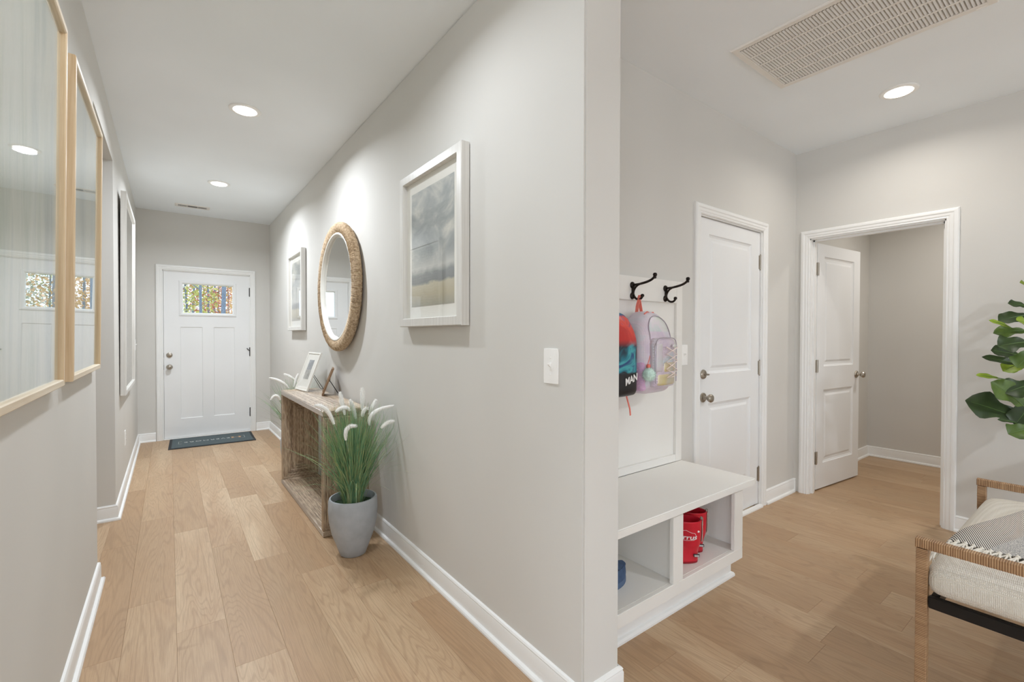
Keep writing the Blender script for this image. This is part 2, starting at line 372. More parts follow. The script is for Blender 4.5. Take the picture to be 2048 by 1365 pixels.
# ---------------------------------------------------------------- doors
def slab_with_panels(root, w, h, t, panels, mat, rec=.008, slope=.022, field=.0, back=True, holes=()):
    """slab from x 0..w, z 0..h, y 0..t (face at y=0 looks to -y). panels/holes: (x0,x1,z0,z1)"""
    al = list(panels) + list(holes)
    xs = sorted({0, w, *[p[0] for p in al], *[p[1] for p in al]}); zs = sorted({0, h, *[p[2] for p in al], *[p[3] for p in al]})
    b = B()
    for i in range(len(xs) - 1):
        for j in range(len(zs) - 1):
            xm, zm = (xs[i] + xs[i + 1]) / 2, (zs[j] + zs[j + 1]) / 2
            if any(p[0] < xm < p[1] and p[2] < zm < p[3] for p in al): continue
            b.box(xs[i], xs[i + 1], 0, t, zs[j], zs[j + 1])
    b.build('slab', mat, root)
    for x0, x1, z0, z1 in panels:
        pb = B()
        for s, y0 in ((1, 0), (-1, t)):
            def rect(i, d): return [(x0 + i, y0 + s * d, z0 + i), (x1 - i, y0 + s * d, z0 + i), (x1 - i, y0 + s * d, z1 - i), (x0 + i, y0 + s * d, z1 - i)]
            rings = [rect(0, 0), rect(.004, rec * .55), rect(slope * .55, rec), rect(slope, rec)] + ([rect(slope + .006, rec), rect(slope + .022, rec - field)] if field else [])
            vs = [q for r_ in rings for q in r_]; fs = []
            for k in range(len(rings) - 1):
                for e in range(4): a, c = k * 4 + e, k * 4 + (e + 1) % 4; fs.append((a, c, c + 4, a + 4))
            o = (len(rings) - 1) * 4; fs.append((o, o + 1, o + 2, o + 3)); pb.add(vs, fs)
        pb.build('panel', mat, root)
def knob(root, x, z, mat, y=0.0, both=0.0, name='doorknob'):
    k = B().lathe([(.032, 0), (.032, .004), (.029, .009), (.014, .012), (.011, .020), (.011, .034), (.020, .040), (.0265, .050), (.027, .058), (.022, .066), (.010, .070), (.001, .0705)], 28, (x, y, z), 'y').build(name, mat, root, smooth=.6)
    if both:
        k2 = B().lathe([(.032, 0), (.032, -.004), (.029, -.009), (.014, -.012), (.011, -.020), (.011, -.034), (.020, -.040), (.0265, -.050), (.027, -.058), (.022, -.066), (.010, -.070), (.001, -.0705)], 28, (x, both, z), 'y').build(name, mat, root, smooth=.6)
    return k
def deadbolt(root, x, z, mat, turn=True):
    d = B().lathe([(.031, 0), (.031, .005), (.027, .012), (.020, .015), (.001, .0155)], 28, (x, 0, z), 'y').build('deadbolt', mat, root, smooth=.5)
    if turn: B().rbox(x - .004, x + .020, -.036, -.014, z - .006, z + .006, .004, 1).build('thumb_turn', mat, d, smooth=.6)
    return d
def hinge(root, x, z, mat, y=-.004, leaf=True):
    b = B().lathe([(.0065, -.052), (.0065, .052)], 12, (x, y, z)).lathe([(.004, .052), (.0055, .056), (.001, .061)], 10, (x, y, z)).lathe([(.001, -.060), (.0055, -.056), (.004, -.052)], 10, (x, y, z))
    if leaf: b.box(x - .020, x + .020, -.003, .001, z - .05, z + .05)
    return b.build('hinge', mat, root, smooth=.6)
# front door
fd = thing('door_front', 'white front door with small window over two tall panels', 'door', (-.051, YF + .013, .014), 0, kind='structure')
FW_, FH_ = .898, 2.024
slab_with_panels(fd, FW_, FH_, .045, [(.160, .387, .226, 1.348), (.503, .730, .226, 1.348)], M['door'], rec=.009, slope=.014, holes=[(.180, .724, 1.512, 1.888)])
wf = B().sweep([(.148, 1.482), (.752, 1.482), (.752, 1.914), (.148, 1.914)], [(0, -.001), (.002, .007), (.012, .013), (.022, .013), (.036, .005), (.042, -.010), (.042, -.02), (0, -.02)], True, (0, 0, 0), (1, 0, 0), (0, 0, 1), (0, -1, 0)).build('window_frame', M['door'], fd, smooth=.5)
B().sweep([(.148, 1.482), (.752, 1.482), (.752, 1.914), (.148, 1.914)], [(0, -.001), (.002, .007), (.036, .010), (.042, -.010), (.042, -.02), (0, -.02)], True, (0, .045, 0), (1, 0, 0), (0, 0, 1), (0, 1, 0)).build('window_frame', M['door'], fd, smooth=.5)
B().box(.185, .72, .018, .026, 1.515, 1.885).build('pane', M['pane'], fd)
knob(fd, .053, .862, M['nickel']); deadbolt(fd, .053, 1.007, M['nickel'])
for z in (1.810, 1.030, .240): hinge(fd, FW_ + .001, z, M['dark_hinge'], y=-.013, leaf=False)
B().tube([(FW_ - .004, -.006, 1.045), (FW_ - .030, -.014, 1.075), (FW_ - .034, -.012, 1.07)], .004, 8).build('hinge_pin_stop', M['dark_hinge'], fd)
B().box(-.010, -.001, -.004, .03, .83, .89).box(-.010, -.001, -.004, .03, .98, 1.035).build('strike_plate', M['dark_hinge'], fd)
B().box(0, FW_, .002, .043, -.010, 0).build('door_sweep', M['dark'], fd)
th = struct('trim_threshold_front', B().box(-.058, .850, YF - .022, YF + .13, 0, .012), M['trim'], 'white threshold strip under the front door', 'threshold', bevel=.003)
# closed mudroom door
md = thing('door_mudroom', 'white two-panel closed door beside the mudroom bench', 'door', (2.697, YM + .012, .020), 0, kind='structure')
MW_, MH_ = .812, 2.008
slab_with_panels(md, MW_, MH_, .035, [(.122, .690, 1.000, 1.910), (.122, .690, .200, .806)], M['door'], rec=.011, slope=.030, field=.006)
knob(md, .058, .850, M['nickel']); deadbolt(md, .058, 1.000, M['nickel'])
for z in (1.793, 1.012, .221): hinge(md, MW_ + .004, z, M['nickel'])
B().box(-.009, -.001, -.003, .03, .98, 1.03).build('strike_plate', M['dark_hinge'], md)
struct('trim_threshold_mudroom', B().sweep([(2.70, YM - .002), (3.512, YM - .002)][::-1], [(0, 0), (.026, 0), (.026, .010), (.018, .020), (0, .022)]), M['trim'], 'white moulding strip at the foot of the closed door', 'threshold', smooth=.5)
# open closet door
od = thing('door_closet', 'white two-panel door standing open in the doorway', 'door', (XW + .125, 1.500, .012), math.radians(-5.2), kind='structure')
slab_with_panels(od, .758, 2.010, .035, [(.115, .643, 1.005, 1.910), (.115, .643, .205, .812)], M['door'], rec=.011, slope=.030, field=.006)
knob(od, .700, .915, M['nickel'], both=.035)
for z in (1.800, 1.010, .260):
    h_ = B().box(-.020, .0, -.003, .0005, z - .05, z + .05).box(-.0015, .0, 0, .030, z - .05, z + .05).lathe([(.0065, -.052), (.0065, .052)], 12, (-.006, -.006, z)).box(.0, .022, -.0025, .0, z - .05, z + .05).build('hinge', M['nickel'], od, smooth=.6)

# windows of the room behind the viewer
for k, (x0, x1) in enumerate(REARW + LEFTW):
    rear = k < 3
    wr = thing('window_%d' % (k + 1), 'tall white framed window behind the viewer, %s' % ('rear wall, number %s from the left corner' % ('one', 'two', 'three')[k] if rear else ('left wall, farther', 'left wall, nearer')[k - 3]), 'window',
               (0, -5, 0) if rear else (-5, 0, 0), 0 if rear else PI / 2, kind='structure')
    sg = 1 if rear else -1
    B().sweep([(x0, .45), (x1, .45), (x1, 2.45), (x0, 2.45)], [(0, -.1), (0, .012), (.05, .012), (.05, -.1)], True, (0, 0, 0), (1, 0, 0), (0, 0, 1), (0, sg, 0)).build('window_frame', M['trim'], wr)
    B().box(x0 + .05, x1 - .05, -sg * .080, -sg * .074, .5, 2.4).build('pane', M['pane'], wr)

# ---------------------------------------------------------------- ceiling fixtures
def downlight(x, y, lens, power, col, label):
    t_ = thing('recessed_light', label, 'ceiling light', (x, y, H), group='recessed ceiling lights')
    B().lathe([(.094, 0), (.094, -.003), (.088, -.007), (.070, -.008), (.064, -.004), (.064, .0)], 40, cap=False).build('trim_ring', M['trim'], t_, smooth=.5)
    B().lathe([(.064, -.004), (.062, -.011), (.045, -.016), (.001, -.018)], 40, cap=False).build('lens', lens, t_, smooth=.8)
    l = bpy.data.lights.new('downlight', 'AREA'); l.shape = 'DISK'; l.size = .13; l.energy = power; l.color = col; l.spread = math.radians(158)
    o = bpy.data.objects.new('downlight', l); C.objects.link(o); o.parent = t_; o.location = (0, 0, -.022)
downlight(.407, 3.463, M['lamp_hall'], LAMP_HALL, LAMP_COL, 'round recessed light over the hallway, nearer the viewer')
downlight(.398, 5.290, M['lamp_hall'], LAMP_HALL * 1.22, LAMP_COL, 'round recessed light over the hallway, nearest the front door')
downlight(3.515, .830, M['lamp_mud'], LAMP_MUD, MUD_COL, 'round recessed light beside the air grille in the mudroom ceiling')
# unseen: hall lamp continues the row, closet and great-room lamps are added fill
downlight(.41, 1.636, M['lamp_hall'], LAMP_HALL * .42, LAMP_COL, 'round recessed light at the mouth of the hallway, above the viewer')
downlight(5.1, .55, M['lamp_mud'], FILL_CLOSET, MUD_COL, 'round recessed light inside the closet')
for x, y, n_ in ((.4, -1.4, 'nearest the hallway'), (2.6, -1.4, 'nearest the rattan bench'), (-2.2, -1.4, 'farthest left'), (.4, -3.4, 'nearest the rear wall'), (2.6, -3.4, 'in the right rear corner'), (-2.2, -3.4, 'in the left rear corner')):
    downlight(x, y, M['lamp_hall'], FILL_REAR * (4.0 if (x, y) == (2.6, -1.4) else 1), LAMP_COL, 'round recessed light over the great room behind the viewer, ' + n_)
M['grille'] = plain('grille_enamel', srgb(232, 228, 222), .45, var=.01); M['duct'] = plain('duct_filter', srgb(78, 76, 73), .9, var=.1); M['louver'] = plain('louver_enamel', srgb(224, 223, 221), .5, var=.02)
# return air grille: x 2.327..2.908, y .43..1.237 at least
GX0, GX1, GY0, GY1 = 2.325, 2.910, .345, 1.237
gr = thing('air_return_grille', 'large white louvred air return grille in the mudroom ceiling', 'air grille', (GX0, GY0, H))
gw, gl_ = GX1 - GX0, GY1 - GY0
B().sweep([(0, 0), (gw, 0), (gw, gl_), (0, gl_)], [(0, 0), (0, .004), (.004, .010), (.030, .010), (.034, .006), (.034, 0)], True, (0, 0, 0), (1, 0, 0), (0, 1, 0), (0, 0, -1)).build('frame', M['grille'], gr, smooth=.4)
B().box(.030, gw - .030, .030, gl_ - .030, -.0012, .0).build('duct_shadow', M['duct'], gr)  # flat grey sheet, the shade of the open duct put into its colour
rows = 5; rw = (gw - .068) / rows
for k in range(rows + 1):
    if 0 < k < rows: B().box(.034 + rw * k - .005, .034 + rw * k + .005, .034, gl_ - .034, -.0095, -.0015).build('divider', M['grille'], gr)
for k in range(rows):
    lb = B(); n = 58; pit = (gl_ - .068) / n
    for i in range(n):
        y0 = .034 + pit * i; xa, xb = .034 + rw * k + .005, .034 + rw * (k + 1) - .005
        # tilted, slightly curved blade
        pr = [(pit * .98, -.0085), (pit * .90, -.009), (pit * .40, -.0060), (pit * .10, -.0016), (pit * .20, -.0013), (pit * .52, -.0052)]
        vs = [(x, y0 + a, z) for x in (xa, xb) for a, z in pr]; L = len(pr)
        lb.add(vs, [(q, (q + 1) % L, L + (q + 1) % L, L + q) for q in range(L)] + [tuple(range(L)), tuple(range(L, 2 * L))])
    stuff(lb.build('louver_row', M['louver'], gr))
B().tube([(gw - .012, .03, -.010), (gw - .012, .07, -.012)], .003, 6).build('latch', M['grille'], gr)
# supply register before the front door
vr = thing('ceiling_register', 'small white slotted air register in the ceiling before the front door', 'air vent', (.225, 6.425, H))
B().sweep([(-.165, -.07), (.165, -.07), (.165, .07), (-.165, .07)], [(0, 0), (0, .003), (.010, .007), (.026, .007), (.028, .004), (.028, 0)], True, (0, 0, 0), (1, 0, 0), (0, 1, 0), (0, 0, -1)).build('frame', M['grille'], vr)
B().box(-.138, .138, -.043, .043, -.001, 0).build('duct_shadow', M['dark'], vr)
for x0, x1, tl in ((-.137, -.055, -1), (-.046, .046, 0), (.055, .137, 1)):
    lb = B(); n = 8
    for i in range(n):
        xx = x0 + (x1 - x0) * (i + .5) / n
        lb.add([(xx - .0012, -.043, -.007), (xx + .0012, -.043, -.007), (xx + .0012 + tl * .004, -.043, -.001), (xx - .0012 + tl * .004, -.043, -.001),
                (xx - .0012, .043, -.007), (xx + .0012, .043, -.007), (xx + .0012 + tl * .004, .043, -.001), (xx - .0012 + tl * .004, .043, -.001)],
               [(0, 1, 2, 3), (4, 5, 6, 7), (0, 1, 5, 4), (1, 2, 6, 5), (2, 3, 7, 6), (3, 0, 4, 7)])
    stuff(lb.build('louver_group', M['louver'], vr))
B().box(-.055, -.046, -.043, .043, -.007, -.001).build('divider', M['grille'], vr); B().box(.046, .055, -.043, .043, -.007, -.001).build('divider', M['grille'], vr)

# ---------------------------------------------------------------- switches and outlet
def switch(loc, rz, label, kind='toggle'):
    t_ = thing('light_switch' if kind != 'outlet' else 'wall_outlet', label, 'light switch' if kind != 'outlet' else 'outlet', loc, rz)
    B().rbox(-.0385, .0385, -.006, 0, -.0625, .0625, .004, 2).build('cover_plate', M['plate'], t_, smooth=.7)
    if kind == 'toggle':
        B().box(-.0055, .0055, -.0075, -.005, -.0125, .0125).build('toggle_frame', M['plate'], t_)
        B().add([(-.004, -.006, -.004), (.004, -.006, -.004), (.004, -.006, .007), (-.004, -.006, .007), (-.003, -.018, .006), (.003, -.018, .006), (.003, -.017, .011), (-.003, -.017, .011)],
                [(0, 1, 5, 4), (1, 2, 6, 5), (2, 3, 7, 6), (3, 0, 4, 7), (4, 5, 6, 7)]).build('toggle', M['plate'], t_)
        for z in (-.030, .030): B().lathe([(.003, 0), (.003, .0016), (.001, .002)], 10, (0, -.0055, z), 'y').build('screw', M['plate'], t_)
    else:
        for z in (-.020, .020):
            o = B().rbox(-.0165, .0165, -.0085, -.005, z - .014, z + .014, .002, 1).build('socket', M['plate'], t_, smooth=.6)
            B().box(-.0075, -.0055, -.0088, -.008, z - .002, z + .007).box(.0055, .0075, -.0088, -.008, z - .002, z + .007).build('slot', M['dark'], o)
switch((XR, 1.217, 1.161), -PI / 2, 'white toggle light switch on the wall corner near the viewer')
switch((2.518, YM, 1.151), 0, 'white toggle light switch between hook panel and closed door')
switch((XL, 6.487, 1.156), PI / 2, 'white toggle light switch beyond the silver-framed art near the front door')
switch((XL, 4.965, .41), PI / 2, 'white outlet low on the left wall below the silver-framed art', 'outlet')

# ---------------------------------------------------------------- pictures and mirror
def art_streaks(seed):
    t = NT('watercolour_streaks'); v = t.coords('Object', (5, 1, .55), (0, 0, 0))
    ad = t.n.new('ShaderNodeVectorMath'); ad.operation = 'ADD'; ad.inputs[1].default_value = (seed * 3.7, 0, seed * 1.3); t.link(v, ad.inputs[0])
    n = t.noise(ad.outputs[0], 1.3, 5, .6, .6); n2 = t.noise(ad.outputs[0], 3.1, 4, .6, .3)
    c = t.ramp(n, [(.28, srgb(84, 112, 122)), (.42, srgb(142, 160, 150)), (.52, srgb(196, 200, 184)), (.64, srgb(150, 168, 150)), (.78, srgb(214, 212, 198))])
    c = t.mix(t.ramp(n2, [(.45, (0, 0, 0, 1)), (.65, (.6, .6, .6, 1))]), c, srgb(208, 212, 204)); t.link(c, t.b.inputs['Base Color']); t.b.inputs['Roughness'].default_value = .7
    return t.m
def art_masonry():
    t = NT('pale_stacked_stone_print'); v = t.coords('Object', (1, 1, 1), (PI / 2, 0, 0))
    br = t.n.new('ShaderNodeTexBrick'); br.inputs['Scale'].default_value = 7; br.inputs['Mortar Size'].default_value = .012; br.inputs['Brick Width'].default_value = .7; br.inputs['Row Height'].default_value = .22
    nz = t.n.new('ShaderNodeTexNoise'); nz.inputs['Scale'].default_value = 6; t.link(v, nz.inputs['Vector'])
    vm = t.n.new('ShaderNodeVectorMath'); vm.operation = 'MULTIPLY_ADD'; vm.inputs[1].default_value = (.05, .05, .05); t.link(nz.outputs['Color'], vm.inputs[0]); t.link(v, vm.inputs[2]); t.link(vm.outputs[0], br.inputs['Vector'])
    br.inputs['Color1'].default_value = srgb(214, 211, 202); br.inputs['Color2'].default_value = srgb(198, 196, 188); br.inputs['Mortar'].default_value = srgb(150, 150, 146)
    n = t.noise(v, 22, 4); c = t.mix(t.ramp(n, [(.45, (0, 0, 0, 1)), (.75, (.5, .5, .5, 1))]), br.outputs[0], srgb(168, 167, 160)); t.link(c, t.b.inputs['Base Color']); t.b.inputs['Roughness'].default_value = .6
    return t.m
def art_landscape(name, h, seed):
    t = NT(name); tc = t.n.new('ShaderNodeTexCoord'); sp = t.n.new('ShaderNodeSeparateXYZ'); t.link(tc.outputs['Object'], sp.inputs[0])
    z = t.math('DIVIDE', sp.outputs['Z'], h); v = t.coords('Object', (1, 1, 1.6))
    ad = t.n.new('ShaderNodeVectorMath'); ad.operation = 'ADD'; ad.inputs[1].default_value = (seed, seed * 2.1, seed * .7); t.link(v, ad.inputs[0]); v = ad.outputs[0]
    cl = t.noise(v, 4.2, 6, .6, .5)
    zz = t.math('ADD', z, t.math('MULTIPLY', t.math('SUBTRACT', t.noise(v, 16, 4), .5), .07))
    sky = t.ramp(cl, [(.34, srgb(128, 135, 136)), (.5, srgb(160, 165, 163)), (.6, srgb(196, 196, 188)), (.72, srgb(222, 219, 208))])
    low = t.ramp(zz, [(0, srgb(150, 146, 128)), (.10, srgb(178, 168, 136)), (.185, srgb(190, 182, 156)), (.21, srgb(112, 117, 117)), (.275, srgb(126, 131, 131)), (.33, srgb(200, 200, 194)), (.45, srgb(190, 191, 186))])
    c = t.mix(t.ramp(z, [(.30, (0, 0, 0, 1)), (.46, (1, 1, 1, 1))]), low, sky); t.link(c, t.b.inputs['Base Color']); t.b.inputs['Roughness'].default_value = .6
    return t.m
M['mat_board'] = plain('mat_board', srgb(236, 234, 226), .8, var=.01)
def picture(label, loc, rz, w, h, depth, fw, rab, fmat, art, border, tilt=0.0, gap=.004, group=None, fmat_h=None):
    """loc = wall point under the bottom centre; front looks to local -y"""
    t_ = thing('framed_picture', label, 'picture', loc, rz, group, tilt)
    yb = -gap; yf = -(gap + depth)
    pts = [(-w / 2, 0), (w / 2, 0), (w / 2, h), (-w / 2, h)]
    prof = [(0, 0), (0, depth - .003), (.003, depth), (fw - .003, depth), (fw, depth - .003), (fw, depth - rab), (fw, 0)]
    inn = [(0, 1), (1, 0)]
    # four mitred members
    for k in range(4):
        p, q = Vector(pts[k]), Vector(pts[(k + 1) % 4]); d = (q - p).normalized(); n = Vector((-d.y, d.x)); vs = []; L = len(prof)
        for e, sg in ((p, 1), (q, -1)):
            for a, b_ in prof:
                s_ = e + n * a + d * (a * sg); vs.append((s_.x, yb - b_, s_.y))
        fs = [(i, (i + 1) % L, L + (i + 1) % L, L + i) for i in range(L)] + [tuple(range(L)), tuple(range(L, 2 * L))]
        B().add(vs, fs).build('frame_rail' if k % 2 == 0 else 'frame_stile', (fmat_h if (fmat_h and k % 2 == 0) else fmat), t_, smooth=.4)
    g0 = yf + rab
    B().box(-w / 2 + fw - .003, w / 2 - fw + .003, g0 + .004, g0 + .010, fw - .003, h - fw + .003).build('mat_board' if border else 'backing', M['mat_board'], t_)
    bx_ = border; B().box(-w / 2 + fw + bx_, w / 2 - fw - bx_, g0 + .0028, g0 + .0042, 0, h - 2 * fw - 2 * bx_).build('artwork', art, t_).location = (0, 0, fw + bx_)
    B().box(-w / 2 + fw - .002, w / 2 - fw + .002, g0 - .001, g0 + .001, fw - .002, h - fw + .002).build('glass', M['glass'], t_)
    return t_
tl = math.radians(.8)
picture('large oak-framed green-grey watercolour on left wall, nearest the viewer', (XL, 1.64, 1.105), PI / 2, .80, 1.14, .026, .022, .012, M['oak'], art_streaks(1), 0, tl, .005, 'pair of oak-framed watercolours', M['oak_h'])
picture('large oak-framed green-grey watercolour on left wall, beside the side opening', (XL, 2.60, 1.105), PI / 2, .80, 1.14, .026, .022, .012, M['oak'], art_streaks(2.3), 0, tl, .005, 'pair of oak-framed watercolours', M['oak_h'])
picture('tall silver-framed pale stone print on the left wall near the front door', (XL, 5.065, .81), PI / 2, 1.13, 1.535, .035, .035, .012, M['silver'], art_masonry(), .02, math.radians(.45), .004)
picture('silver-framed cloudy landscape print on right wall, nearest the viewer', (XR, 2.105, 1.315), -PI / 2, .676, .820, .042, .044, .022, M['silver'], art_landscape('cloudy_field_print', .60, 2.0), .062, 0, .005, 'pair of silver-framed landscapes')
picture('silver-framed pale landscape print on right wall, beyond the round mirror', (XR, 5.165, 1.314), -PI / 2, .650, .815, .042, .040, .020, M['silver'], art_landscape('pale_field_print', .60, 5.5), .062, 0, .005, 'pair of silver-framed landscapes')

t = NT('seagrass_rope'); v = t.coords('Object', (1, 1, 1)); n = t.noise(v, 60, 4, .6); n2 = t.noise(v, 7, 2)
c = t.ramp(n, [(.30, srgb(122, 100, 78)), (.48, srgb(188, 164, 134)), (.70, srgb(224, 206, 178))]); c = t.mix(t.math('MULTIPLY', n2, .4), c, srgb(178, 152, 120))
t.link(c, t.b.inputs['Base Color']); t.b.inputs['Roughness'].default_value = .7; M['seagrass'] = t.m
mr = thing('round_mirror', 'large round mirror with woven seagrass rope frame and white liner', 'mirror', (XR, 3.625, 1.635), -PI / 2)
rng = random.Random(5); NM, NP = 2160, 14; RM, RT = .447, .046; jit = [rng.uniform(.955, 1.045) for _ in range(360)]
def rope(i, j):
    a = 2 * PI * i / NM; bq = 2 * PI * j / NP; st = int(i / 6) % 360; ph = (i % 6) / 6
    rr = (.90 + .11 * math.sin(PI * ph)) * jit[st]; r1 = RT * rr
    R_ = RM + r1 * math.cos(bq) * .95; y = -.046 - r1 * math.sin(bq) * .80
    return (R_ * math.cos(a), y, R_ * math.sin(a))
vs = [rope(i, j) for i in range(NM) for j in range(NP)]
fs = [(i * NP + j, i * NP + (j + 1) % NP, ((i + 1) % NM) * NP + (j + 1) % NP, ((i + 1) % NM) * NP + j) for i in range(NM) for j in range(NP)]
B().add(vs, fs).build('rope_frame', M['seagrass'], mr, smooth=.5)
circ = lambda r_, n_=96: [(r_ * math.cos(2 * PI * k / n_), r_ * math.sin(2 * PI * k / n_)) for k in range(n_)]
B().sweep(circ(.412), [(0, .010), (0, .066), (.004, .072), (.014, .070), (.020, .052), (.020, .010)], True, (0, 0, 0), (1, 0, 0), (0, 0, 1), (0, -1, 0)).build('liner', M['whiteframe'], mr, smooth=.5)
B().sweep(circ(.396), [(0, .040), (0, .0455), (.022, .050), (.022, .040)], True, (0, 0, 0), (1, 0, 0), (0, 0, 1), (0, -1, 0)).build('bevel_edge', M['mirror'], mr)
B().lathe([(.376, .040), (.376, .050)], 96, (0, 0, 0), 'y').build('mirror_glass', M['mirror'], mr)
B().lathe([(.43, .002), (.43, .038)], 64, (0, 0, 0), 'y').build('backing', M['brownwood'], mr)

# ---------------------------------------------------------------- doormat
M['mat_grey'] = plain('doormat_pile', srgb(84, 96, 99), .95, var=.22, scale=220, bump=.6, bscale=500)
M['mat_edge'] = plain('doormat_rubber', srgb(38, 42, 46), .7, var=.1); M['print_grey'] = plain('mat_print_grey', srgb(186, 190, 188), .9, var=.05); M['print_gold'] = plain('mat_print_gold', srgb(196, 160, 122), .9, var=.05)
dm = thing('doormat', 'slate grey doormat with printed lettering before the front door', 'doormat', (.416, 6.549, 0), math.radians(-1.8))
B().rbox(-.425, .425, -.297, .297, 0, .007, .003, 2).build('rubber_border', M['mat_edge'], dm, smooth=.6)
B().box(-.398, .398, -.270, .270, .006, .0095).build('pile', M['mat_grey'], dm)
tx = text_mesh('EVERMORE', .078, .0004, spacing=1.28); tx.materials.append(M['print_grey'])
o = link('lettering', tx, dm); o.location = (-.055, 0, .0100); o.rotation_euler = (0, 0, PI)
# gold monogram: two serifed uprights joined by a bar
b = B()
for x in (.20, .275):
    b.box(x - .010, x + .010, -.036, .036, .0095, .0103); b.box(x - .018, x + .018, -.040, -.033, .0095, .0103).box(x - .018, x + .018, .033, .040, .0095, .0103)
b.box(.21, .265, -.005, .003, .0095, .0103); b.build('monogram', M['print_gold'], dm)
for x, sg in ((-.335, 1), (.325, -1)):
    b = B().box(x - .0015, x + .0015, -.07, .07, .0095, .0101).box(min(x, x + sg * .03), max(x, x + sg * .03), -.0715, -.0685, .0095, .0101).box(min(x, x + sg * .03), max(x, x + sg * .03), .0685, .0715, .0095, .0101)
    b.build('corner_lines', M['print_grey'], dm)

# ---------------------------------------------------------------- rope-wrapped console table
def rope_mat(name, lo, mid, hi, rough):
    t = NT(name); v = t.coords('Object', (1, 1, 1)); n = t.noise(v, 170, 3, .6); n2 = t.noise(v, 6, 3)
    at_ = t.n.new('ShaderNodeAttribute'); at_.attribute_name = 'strand'; tone = t.math('ADD', t.math('MULTIPLY', at_.outputs['Fac'], .75), t.math('MULTIPLY', n, .25))
    c = t.ramp(tone, [(.22, lo), (.5, mid), (.8, hi)]); c = t.mix(t.ramp(n2, [(.35, (0, 0, 0, 1)), (.75, (.35, .35, .35, 1))]), c, mid)
    t.link(c, t.b.inputs['Base Color']); t.b.inputs['Roughness'].default_value = rough; t.b.inputs['Specular IOR Level'].default_value = .6; t.b.inputs['Coat Weight'].default_value = .55; t.b.inputs['Coat Roughness'].default_value = .22; t.bump(n, .5, .002); return t.m
M['rope'] = rope_mat('twisted_abaca_rope', srgb(112, 92, 74), srgb(176, 154, 130), srgb(220, 202, 176), .32)
def rope_panel(w, l, pitch=.0072, amp=.0042, seed=0, seg=26):
    """nested rectangles of rope on a w x l field; returns verts (x, y, h), faces"""
    rr = random.Random(seed); n = int(min(w, l) / 2 / pitch); p = min(w, l) / 2 / n; vs = []; fs = []; rows = []; tone = []
    for k in range(n):
        hk = rr.uniform(.82, 1.0); dk = [rr.uniform(-.0014, .0014) for _ in range(seg * 4)]
        tk = [rr.uniform(.34, .84) for _ in range(4)]
        for q, hh in ((.04, 0), (.30, .85), (.55, 1.0), (.80, .8)):
            a = (k + q) * p; ring = []
            cs = [(-w / 2 + a, -l / 2 + a), (w / 2 - a, -l / 2 + a), (w / 2 - a, l / 2 - a), (-w / 2 + a, l / 2 - a)]
            for e in range(4):
                A, D = cs[e], cs[(e + 1) % 4]
                for s_ in range(seg):
                    f = s_ / seg; x, y = A[0] + (D[0] - A[0]) * f, A[1] + (D[1] - A[1]) * f; jj = dk[e * seg + s_] if 0 < s_ else 0
                    ox, oy = ((0, jj) if e % 2 == 0 else (jj, 0))
                    vs.append((x + ox, y + oy, amp * hh * hk * (1 + 140 * jj * .8)))
                    ring.append(len(vs) - 1); tone.append(tk[e] * (.30 if hh == 0 else 1) + 160 * jj)
            rows.append(ring)
    for i in range(len(rows) - 1):
        L = len(rows[i])
        for k in range(L): fs.append((rows[i][k], rows[i][(k + 1) % L], rows[i + 1][(k + 1) % L], rows[i + 1][k]))
    fs.append(tuple(rows[-1])); return vs, fs, tone
CT = thing('console_table', 'open box console table wrapped in twisted natural rope against the right wall', 'console table', (.765, 2.985, 0))
TD, TL, TH, TT = .288, 1.325, .795, .040
def board(name, c0, e1, e2, w, l, thick, seed):
    """slab centred on c0 spanned by e1 (w) and e2 (l), normal e1 x e2, rope on both faces and on the rim"""
    e1, e2 = Vector(e1), Vector(e2); nn = e1.cross(e2); c0 = Vector(c0); b = B(); tones = []
    for sg in (1, -1):
        vs, fs, tn = rope_panel(w, l, seed=seed + sg); tones += tn
        b.add([c0 + e1 * x + e2 * y + nn * (sg * (thick / 2 - .003 + z)) for x, y, z in vs], fs)
    # rim: five ropes around the edge
    prof = []
    for k in range(5):
        for q, hh in ((.05, 0), (.3, .0026), (.6, .0028), (.9, .0006)): prof.append((-hh, (-.5 + (k + q) / 5) * (thick - .006)))
    prof += [(.004, thick / 2 - .003), (.004, -thick / 2 + .003)]
    b.sweep([(-w / 2, -l / 2), (w / 2, -l / 2), (w / 2, l / 2), (-w / 2, l / 2)], prof, True, c0, e1, e2, nn)
    o_ = b.build(name, M['rope'], CT, smooth=.9); rr = random.Random(seed); tones += [[.15, .6, .75, .4, .2, .5, .85, .3][k % 8] for k in range(len(b.v) - len(tones))]
    at_ = o_.data.attributes.new('strand', 'FLOAT', 'POINT'); at_.data.foreach_set('value', tones)
board('top_panel', (TD / 2, TL / 2, TH - TT / 2), (1, 0, 0), (0, 1, 0), TD, TL, TT, 1)
board('bottom_panel', (TD / 2, TL / 2, TT / 2), (1, 0, 0), (0, 1, 0), TD, TL, TT, 5)
board('end_panel', (TD / 2, TT / 2, TH / 2), (1, 0, 0), (0, 0, 1), TD, TH - 2 * TT, TT, 9)
board('end_panel', (TD / 2, TL - TT / 2, TH / 2), (1, 0, 0), (0, 0, 1), TD, TH - 2 * TT, TT, 13)

